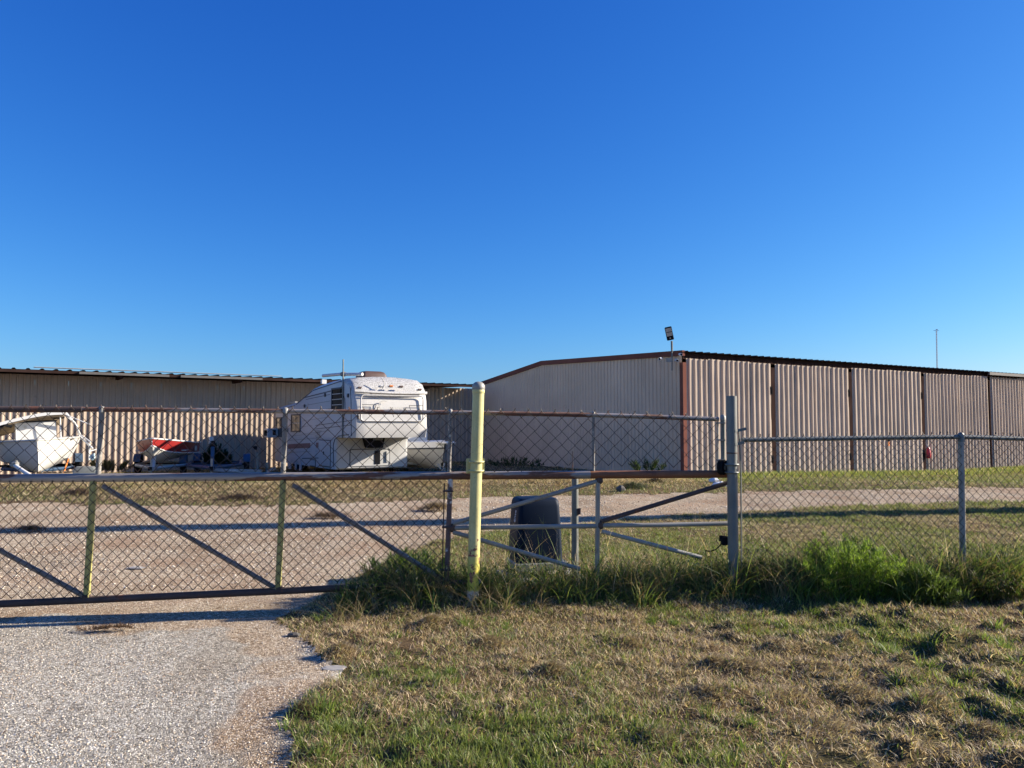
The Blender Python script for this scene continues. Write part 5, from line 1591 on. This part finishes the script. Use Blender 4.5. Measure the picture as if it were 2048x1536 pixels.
# small broad leaves among the weeds
n = 9000
t_ = rng.uniform(0, 1, n)
L_ = np.array([(a, b, h) for a, b, h in line1]); sg = np.linspace(0, 1, len(L_))
x = np.interp(t_, sg, L_[:, 0]) + rng.normal(0, .05, n); y = np.interp(t_, sg, L_[:, 1]) + rng.normal(-.03, .13, n)
z = gz(x, y, np.zeros(n, bool)) + rng.random(n) ** 1.5 * np.interp(t_, sg, L_[:, 2]) * .8
c, _ = tints(n, np.full(n, .9), 17, g=np.array([(.05, .09, .02), (.075, .12, .025), (.12, .15, .03)]))
o = blades('weed_leaves', 'leaf', np.c_[x, y, z], rng.uniform(.02, .05, n), rng.uniform(.012, .022, n), rng.uniform(0, 6.28, n), rng.uniform(.5, 1.8, n), rng.uniform(0, 6.28, n), c, segs=2, base_w=.3)
tag(o, 'small leaves of the undergrowth along the fence', 'leaves', kind='stuff')

# scattered livelier tufts in the lawn
nt_ = 380
tx = rng.uniform(-1.2, 5.2, nt_ * 3); ty = rng.uniform(3.1, 6.9, nt_ * 3)
k = (~in_drive(tx, ty)) & (fbm(tx * 1.1, ty * 1.1, 61, 4) + .12 * rng.random(nt_ * 3) > .50)
tx, ty = tx[k][:nt_], ty[k][:nt_]
sp = [ground_at(*p_) for p_ in ((960, 1222), (1780, 1312), (1850, 1300), (1900, 1270), (2000, 1310), (640, 1240), (1840, 1340), (630, 1430), (650, 1420), (1620, 1230), (1700, 1225), (930, 1255), (1330, 1225), (1990, 1260))]
tx = np.r_[tx, [p_.x for p_ in sp], [p_.x + .03 for p_ in sp]]; ty = np.r_[ty, [p_.y for p_ in sp], [p_.y - .03 for p_ in sp]]
big = np.r_[rng.uniform(.5, 1.0, len(tx) - 2 * len(sp)), np.full(2 * len(sp), 1.35)]
m_ = 26
i = np.repeat(np.arange(len(tx)), m_); n = len(i)
x = tx[i] + rng.normal(0, .022, n) * big[i]; y = ty[i] + rng.normal(0, .022, n) * big[i]
az = np.arctan2(y - ty[i], x - tx[i])
gcol = np.array([(.12, .18, .035), (.16, .23, .05), (.22, .28, .07), (.09, .135, .03)])
c = gcol[rng.integers(0, 4, n)] * rng.uniform(.8, 1.2, (n, 1))
o = blades('grass_tufts', 'grass', np.c_[x, y, gz(x, y, np.zeros(n, bool)) - .005], rng.uniform(.04, .095, n) * big[i], rng.uniform(.005, .009, n), az, rng.uniform(.2, 1.0, n), rng.uniform(0, 6.28, n), c, segs=3)
tag(o, 'fresh green grass tufts dotted through the dry lawn', 'grass', kind='stuff')
# tall thin seed stalks
n = 420
t_ = rng.uniform(.25, 1, n)
L_ = np.array([(a, b, h) for a, b, h in line1]); sg = np.linspace(0, 1, len(L_))
x = np.interp(t_, sg, L_[:, 0]) + rng.normal(0, .05, n); y = np.interp(t_, sg, L_[:, 1]) + rng.normal(.02, .12, n)
c, _ = tints(n, np.full(n, .45), 18, g=np.array([(.16, .21, .06), (.12, .17, .04)]), s=STRAW)
o = blades('seed_stalks', 'grass', np.c_[x, y, gz(x, y, np.zeros(n, bool))], rng.uniform(.35, .80, n), rng.uniform(.004, .007, n), rng.uniform(0, 6.28, n), rng.uniform(.15, .9, n), rng.uniform(0, 6.28, n), c, segs=5, droop=.2)
tag(o, 'tall thin seed stalks rising out of the weeds along the fence', 'weeds', kind='stuff')
# the bright feathery bush
def bush(name, label, px0, px1, ptop, pbase, Y, ncol, stems, seed, leaf=(.03, .055), tint=None, lw_=(.004, .007)):
    r_ = np.random.default_rng(seed)
    a, b = at(px0, pbase, Y), at(px1, pbase, Y)
    c = (a + b) / 2; wdt = (b - a).length; hgt = at((px0 + px1) / 2, ptop, Y).z
    root = thing(name, label, 'bush', (c.x, c.y, 0))
    V = []; mb = MB()
    LP, LH, LA = [], [], []
    for k in range(stems):
        t = r_.uniform(-1, 1); u = r_.uniform(-1, 1)
        bx = c.x + t * wdt * .28; by = c.y + u * wdt * .16
        top_h = hgt * (1 - .45 * abs(t) ** 2.2) * r_.uniform(.55, 1.05)
        tx = bx + t * wdt * .26 + r_.normal(0, .04); ty = by + u * wdt * .20 + r_.normal(0, .04)
        pts = []
        for s in np.linspace(0, 1, 5):
            pts.append((bx + (tx - bx) * s ** 1.4, by + (ty - by) * s ** 1.4, top_h * s * (1 - .08 * s)))
        mb.tube(pts, [.0045, .004, .0035, .0025, .0012], 4, cap=False)
        m_ = ncol // stems
        s = r_.uniform(.12, 1, m_) ** .8
        P = np.array(pts)
        ss = np.linspace(0, 1, 5)
        spread = .012 + .05 * np.sin(np.pi * np.clip(s, 0, 1)) ** .8
        LP.append(np.c_[np.interp(s, ss, P[:, 0]) + r_.normal(0, 1, m_) * spread * .6, np.interp(s, ss, P[:, 1]) + r_.normal(0, 1, m_) * spread * .6, np.interp(s, ss, P[:, 2]) + r_.normal(0, 1, m_) * spread * .3])
    mb.build('stems', 'stem', root)
    P = np.concatenate(LP); n = len(P)
    tint = np.array([(.16, .25, .03), (.22, .33, .045), (.32, .42, .07), (.06, .11, .018), (.11, .18, .025)]) if tint is None else np.array(tint)
    cc = tint[r_.integers(0, len(tint), n)] * r_.uniform(.8, 1.2, (n, 1))
    v, t_, c_ = blade_arrays(P, r_.uniform(leaf[0], leaf[1], n), r_.uniform(lw_[0], lw_[1], n), r_.uniform(0, 6.28, n), r_.uniform(.2, 1.4, n), r_.uniform(0, 6.28, n), cc, segs=2)
    inv = np.array([c.x, c.y, 0])
    o = fast_mesh('foliage', v - inv, t_, c_, 'leaf', root)
    return root
bush('feathery_bush', 'bright green feathery bush growing through the chain link fence', 1598, 1800, 1068, 1200, 7.0, 26000, 90, 51)
bush('leafy_weed', 'low green weed clump in front of the fence right of the feathery bush', 1770, 1905, 1130, 1215, 6.85, 5000, 30, 52, leaf=(.05, .11), tint=[(.07, .12, .025), (.10, .15, .03), (.13, .17, .05)], lw_=(.006, .010))
bush('leafy_weed', 'dark green weed clump at the gate corner left of the yellow post', 740, 900, 1085, 1185, 7.15, 4200, 34, 53, leaf=(.05, .12), tint=[(.045, .085, .02), (.06, .11, .025), (.08, .12, .03)], lw_=(.006, .011))
bush('leafy_weed', 'dark weed clump at the right edge of the view by the fence', 1920, 2090, 1110, 1220, 7.0, 4200, 34, 54, leaf=(.03, .07), tint=[(.05, .085, .02), (.07, .10, .02), (.15, .12, .05)], lw_=(.006, .010))
bush('leafy_weed', 'pale weed clump around the foot of the galvanised gate post', 1480, 1600, 1095, 1190, 7.1, 4500, 30, 55, leaf=(.03, .08), tint=[(.10, .14, .03), (.14, .16, .05), (.22, .18, .08)], lw_=(.005, .009))
bush('wall_weed', 'dark weeds at the foot of the gable wall near the corner', 1255, 1330, 918, 952, 25.5, 420, 14, 56, leaf=(.10, .26), tint=[(.03, .05, .015), (.045, .07, .02)], lw_=(.02, .035))
bush('wall_weed', 'dark weeds at the foot of the gable wall behind the yellow post', 975, 1085, 915, 948, 29.0, 520, 16, 57, leaf=(.10, .26), tint=[(.03, .05, .015), (.045, .07, .02)], lw_=(.02, .035))
bush('wall_weed', 'olive weeds growing at the foot of the wall between the two left boats', 180, 262, 915, 950, 26.0, 2400, 20, 58, leaf=(.06, .16), tint=[(.09, .10, .03), (.13, .13, .05), (.20, .16, .08)], lw_=(.015, .03))
bush('dark_shrub', 'dark pointed shrub against the wall behind the empty trailer', 405, 460, 880, 945, 26.0, 5000, 40, 59, leaf=(.06, .14), tint=[(.02, .035, .012), (.03, .05, .016)], lw_=(.02, .035))
# brush heaps and litter in the yard
def heap(name, label, px, py, w, h, d, mat_t, n, seed, leaf=(.06, .16)):
    c = ground_at(px, py)
    r_ = np.random.default_rng(seed)
    root = thing(name, label, 'brush pile', (c.x, c.y, 0))
    t = r_.normal(0, .42, (n, 2)); t = t[np.hypot(t[:, 0], t[:, 1]) < 1.05]; n = len(t)
    x = c.x + t[:, 0] * w / 2; y = c.y + t[:, 1] * d / 2
    z = gz(x, y, np.zeros(n, bool)) + h * np.clip(1 - np.hypot(t[:, 0], t[:, 1]) ** 1.5, 0, 1) * r_.random(n)
    tt = np.array(mat_t)[r_.integers(0, len(mat_t), n)] * r_.uniform(.7, 1.25, (n, 1))
    v, f, c_ = blade_arrays(np.c_[x, y, z], r_.uniform(leaf[0], leaf[1], n), r_.uniform(.006, .014, n), r_.uniform(0, 6.28, n), r_.uniform(.8, 2.2, n), r_.uniform(0, 6.28, n), tt, segs=2)
    fast_mesh('twigs', v - np.array([c.x, c.y, 0]), f, c_, 'grass', root)
    return root
heap('brush_pile', 'grey-green cut brush heap lying in the dry grass behind the gate', 1268, 978, .95, .16, .5, [(.07, .09, .05), (.10, .12, .07), (.05, .06, .03)], 900, 71)
heap('brush_pile', 'small brown brush heap on the gravel beyond the gate, left of the yellow post', 872, 1022, .75, .12, .5, [(.20, .14, .07), (.12, .08, .04), (.28, .21, .12)], 700, 72)
heap('brush_pile', 'brown twig litter on the gravel left of centre behind the mesh', 655, 1036, .8, .05, .35, [(.16, .11, .07), (.12, .08, .05)], 450, 73)
heap('brush_pile', 'dark twig litter on the grass edge below the empty trailer', 480, 1000, 1.1, .08, .5, [(.11, .075, .05), (.07, .05, .03)], 700, 74)
heap('brush_pile', 'brown litter on the gravel at the left behind the gate', 62, 1062, .5, .05, .25, [(.10, .07, .045), (.16, .11, .07)], 300, 75)
heap('brush_pile', 'dark brown twig heap on the grass under the cabin boat', 155, 990, .9, .12, .5, [(.09, .06, .04), (.15, .10, .06)], 700, 76)
heap('brush_pile', 'thin brown debris smear on the driveway in front of the gate', 215, 1262, .55, .012, .14, [(.10, .06, .035), (.16, .10, .06)], 260, 77, leaf=(.02, .06))
heap('brush_pile', 'dark clod of grass on the lane edge near the white litter', 1310, 969, .5, .10, .35, [(.06, .045, .03), (.10, .08, .05)], 400, 78)
def rock(name, label, px, py, r_, mat, seed, cat='rock', sq=.6, wide=1.3):
    c = ground_at(px, py)
    q = random.Random(seed)
    rows = []
    for i in range(6):
        a = math.pi * (i / 5.) - math.pi / 2
        rows.append([(c.x + r_ * wide * max(.03, math.cos(a)) * math.cos(t) * q.uniform(.8, 1.15), c.y + r_ * max(.03, math.cos(a)) * math.sin(t) * q.uniform(.8, 1.15), max(-.02, float(gz(c.x, c.y))) + r_ * sq * (math.sin(a) + .75) * q.uniform(.9, 1.1)) for t in np.linspace(0, 2 * math.pi, 9)[:-1]])
    o = MB().grid(rows, closed=True).build(name, mat, None, smooth=False)
    me = o.data
    off = Vector((c.x, c.y, 0))
    for v in me.vertices: v.co -= off
    o.location = off
    return tag(o, label, cat)
rock('white_bag', 'upper crumpled white plastic bag lying on the grass beside the grey gate post', 1428, 966, .13, 'bag_white', 4, 'bag')
rock('white_bag', 'larger crumpled white plastic bag lying on the grass beside the grey gate post', 1441, 976, .18, 'bag_white', 5, 'bag', .45)
rock('dark_stone', 'dark round stone beside the cut brush heap', 1242, 984, .11, 'stone', 6, 'rock', .8, 1.1)
rock('broken_paving', 'broken grey paving chunk at the grass edge of the driveway', 668, 1338, .06, 'concrete', 8, 'paving', .10, 1.6)
rock('flat_slab', 'small flat grey slab on the gravel behind the mesh', 272, 1139, .055, 'concrete', 9, 'slab', .3, 2.0)
rock('grey_stone', 'small grey stone at the grass edge in front of the gate', 588, 1272, .035, 'stone', 10, 'rock', .5, 1.6)

# ------------------------------------------------------------------ loose gravel
def pebbles(name, label, n, box, keep, size, seed):
    r_ = np.random.default_rng(seed)
    X = r_.uniform(box[0], box[1], n); Y = r_.uniform(box[2], box[3], n)
    k = keep(X, Y) & in_drive(X, Y)
    X, Y = X[k], Y[k]; n = len(X)
    Z = gz(X, Y, np.ones(n, bool))
    s = size[0] + (size[1] - size[0]) * r_.random(n) ** 2.2
    base = np.array([(1, 0, 0), (0, 1, 0), (-1, 0, 0), (0, -1, 0), (0, 0, .8), (0, 0, -.5)], float)
    V = base[None] * r_.uniform(.6, 1.25, (n, 6, 3)) * s[:, None, None]
    V[:, :, 2] *= .75
    a = r_.uniform(0, 6.28, n); ca, sa_ = np.cos(a), np.sin(a)
    x = V[:, :, 0] * ca[:, None] - V[:, :, 1] * sa_[:, None]; y = V[:, :, 0] * sa_[:, None] + V[:, :, 1] * ca[:, None]
    V = np.stack([x + X[:, None], y + Y[:, None], V[:, :, 2] + Z[:, None] + s[:, None] * .15], 2)
    F_ = np.array([(0, 1, 4), (1, 2, 4), (2, 3, 4), (3, 0, 4), (1, 0, 5), (2, 1, 5), (3, 2, 5), (0, 3, 5)])
    T = (F_[None] + (np.arange(n) * 6)[:, None, None]).reshape(-1, 3)
    pal_ = np.array([(.53, .45, .34), (.60, .53, .42), (.42, .33, .24), (.72, .66, .55), (.24, .185, .14), (.47, .41, .33), (.52, .40, .28)])
    C = pal_[r_.integers(0, len(pal_), n)] * r_.uniform(.8, 1.15, (n, 1))
    o = fast_mesh(name, V.reshape(-1, 3), T, np.repeat(C, 6, 0), 'pebble')
    return tag(o, label, 'gravel', kind='stuff')
loose = lambda x, y: fbm(x * 1.4, y * 1.4, 12) + .35 * np.random.default_rng(1).random(len(x)) > .50
pebbles('loose_gravel', 'loose pale gravel stones on the driveway', 95000, (-6.5, 1.0, 2.9, 8.4), lambda x, y: in_view(x, y, .5) & loose(x, y), (.0025, .0085), 81)
pebbles('coarse_gravel', 'coarser gravel stones on the yard behind the gate', 60000, (-11, 12, 7.6, 19), lambda x, y: in_view(x, y, .5) & loose(x * .6, y * .6), (.006, .022), 82)

# dead leaves and bits of bark on the paving
n = 900
x = rng.uniform(-5.5, .6, n); y = rng.uniform(3.0, 8.0, n)
k = in_drive(x, y) & (fbm(x * 1.2, y * 1.2, 19) > .44)
x, y = x[k], y[k]; n = len(x)
c, _ = tints(n, np.zeros(n), 23, s=np.array([(.10, .065, .04), (.16, .10, .06), (.06, .04, .03), (.22, .15, .09)]))
o = blades('leaf_litter', 'pebble', np.c_[x, y, gz(x, y, np.ones(n, bool)) + .003], rng.uniform(.012, .04, n), rng.uniform(.006, .018, n), rng.uniform(0, 6.28, n), rng.uniform(1.6, 2.6, n), rng.uniform(0, 6.28, n), c, segs=2, droop=.42, base_w=.3)
tag(o, 'dead leaves and bark scattered on the driveway', 'leaves', kind='stuff')
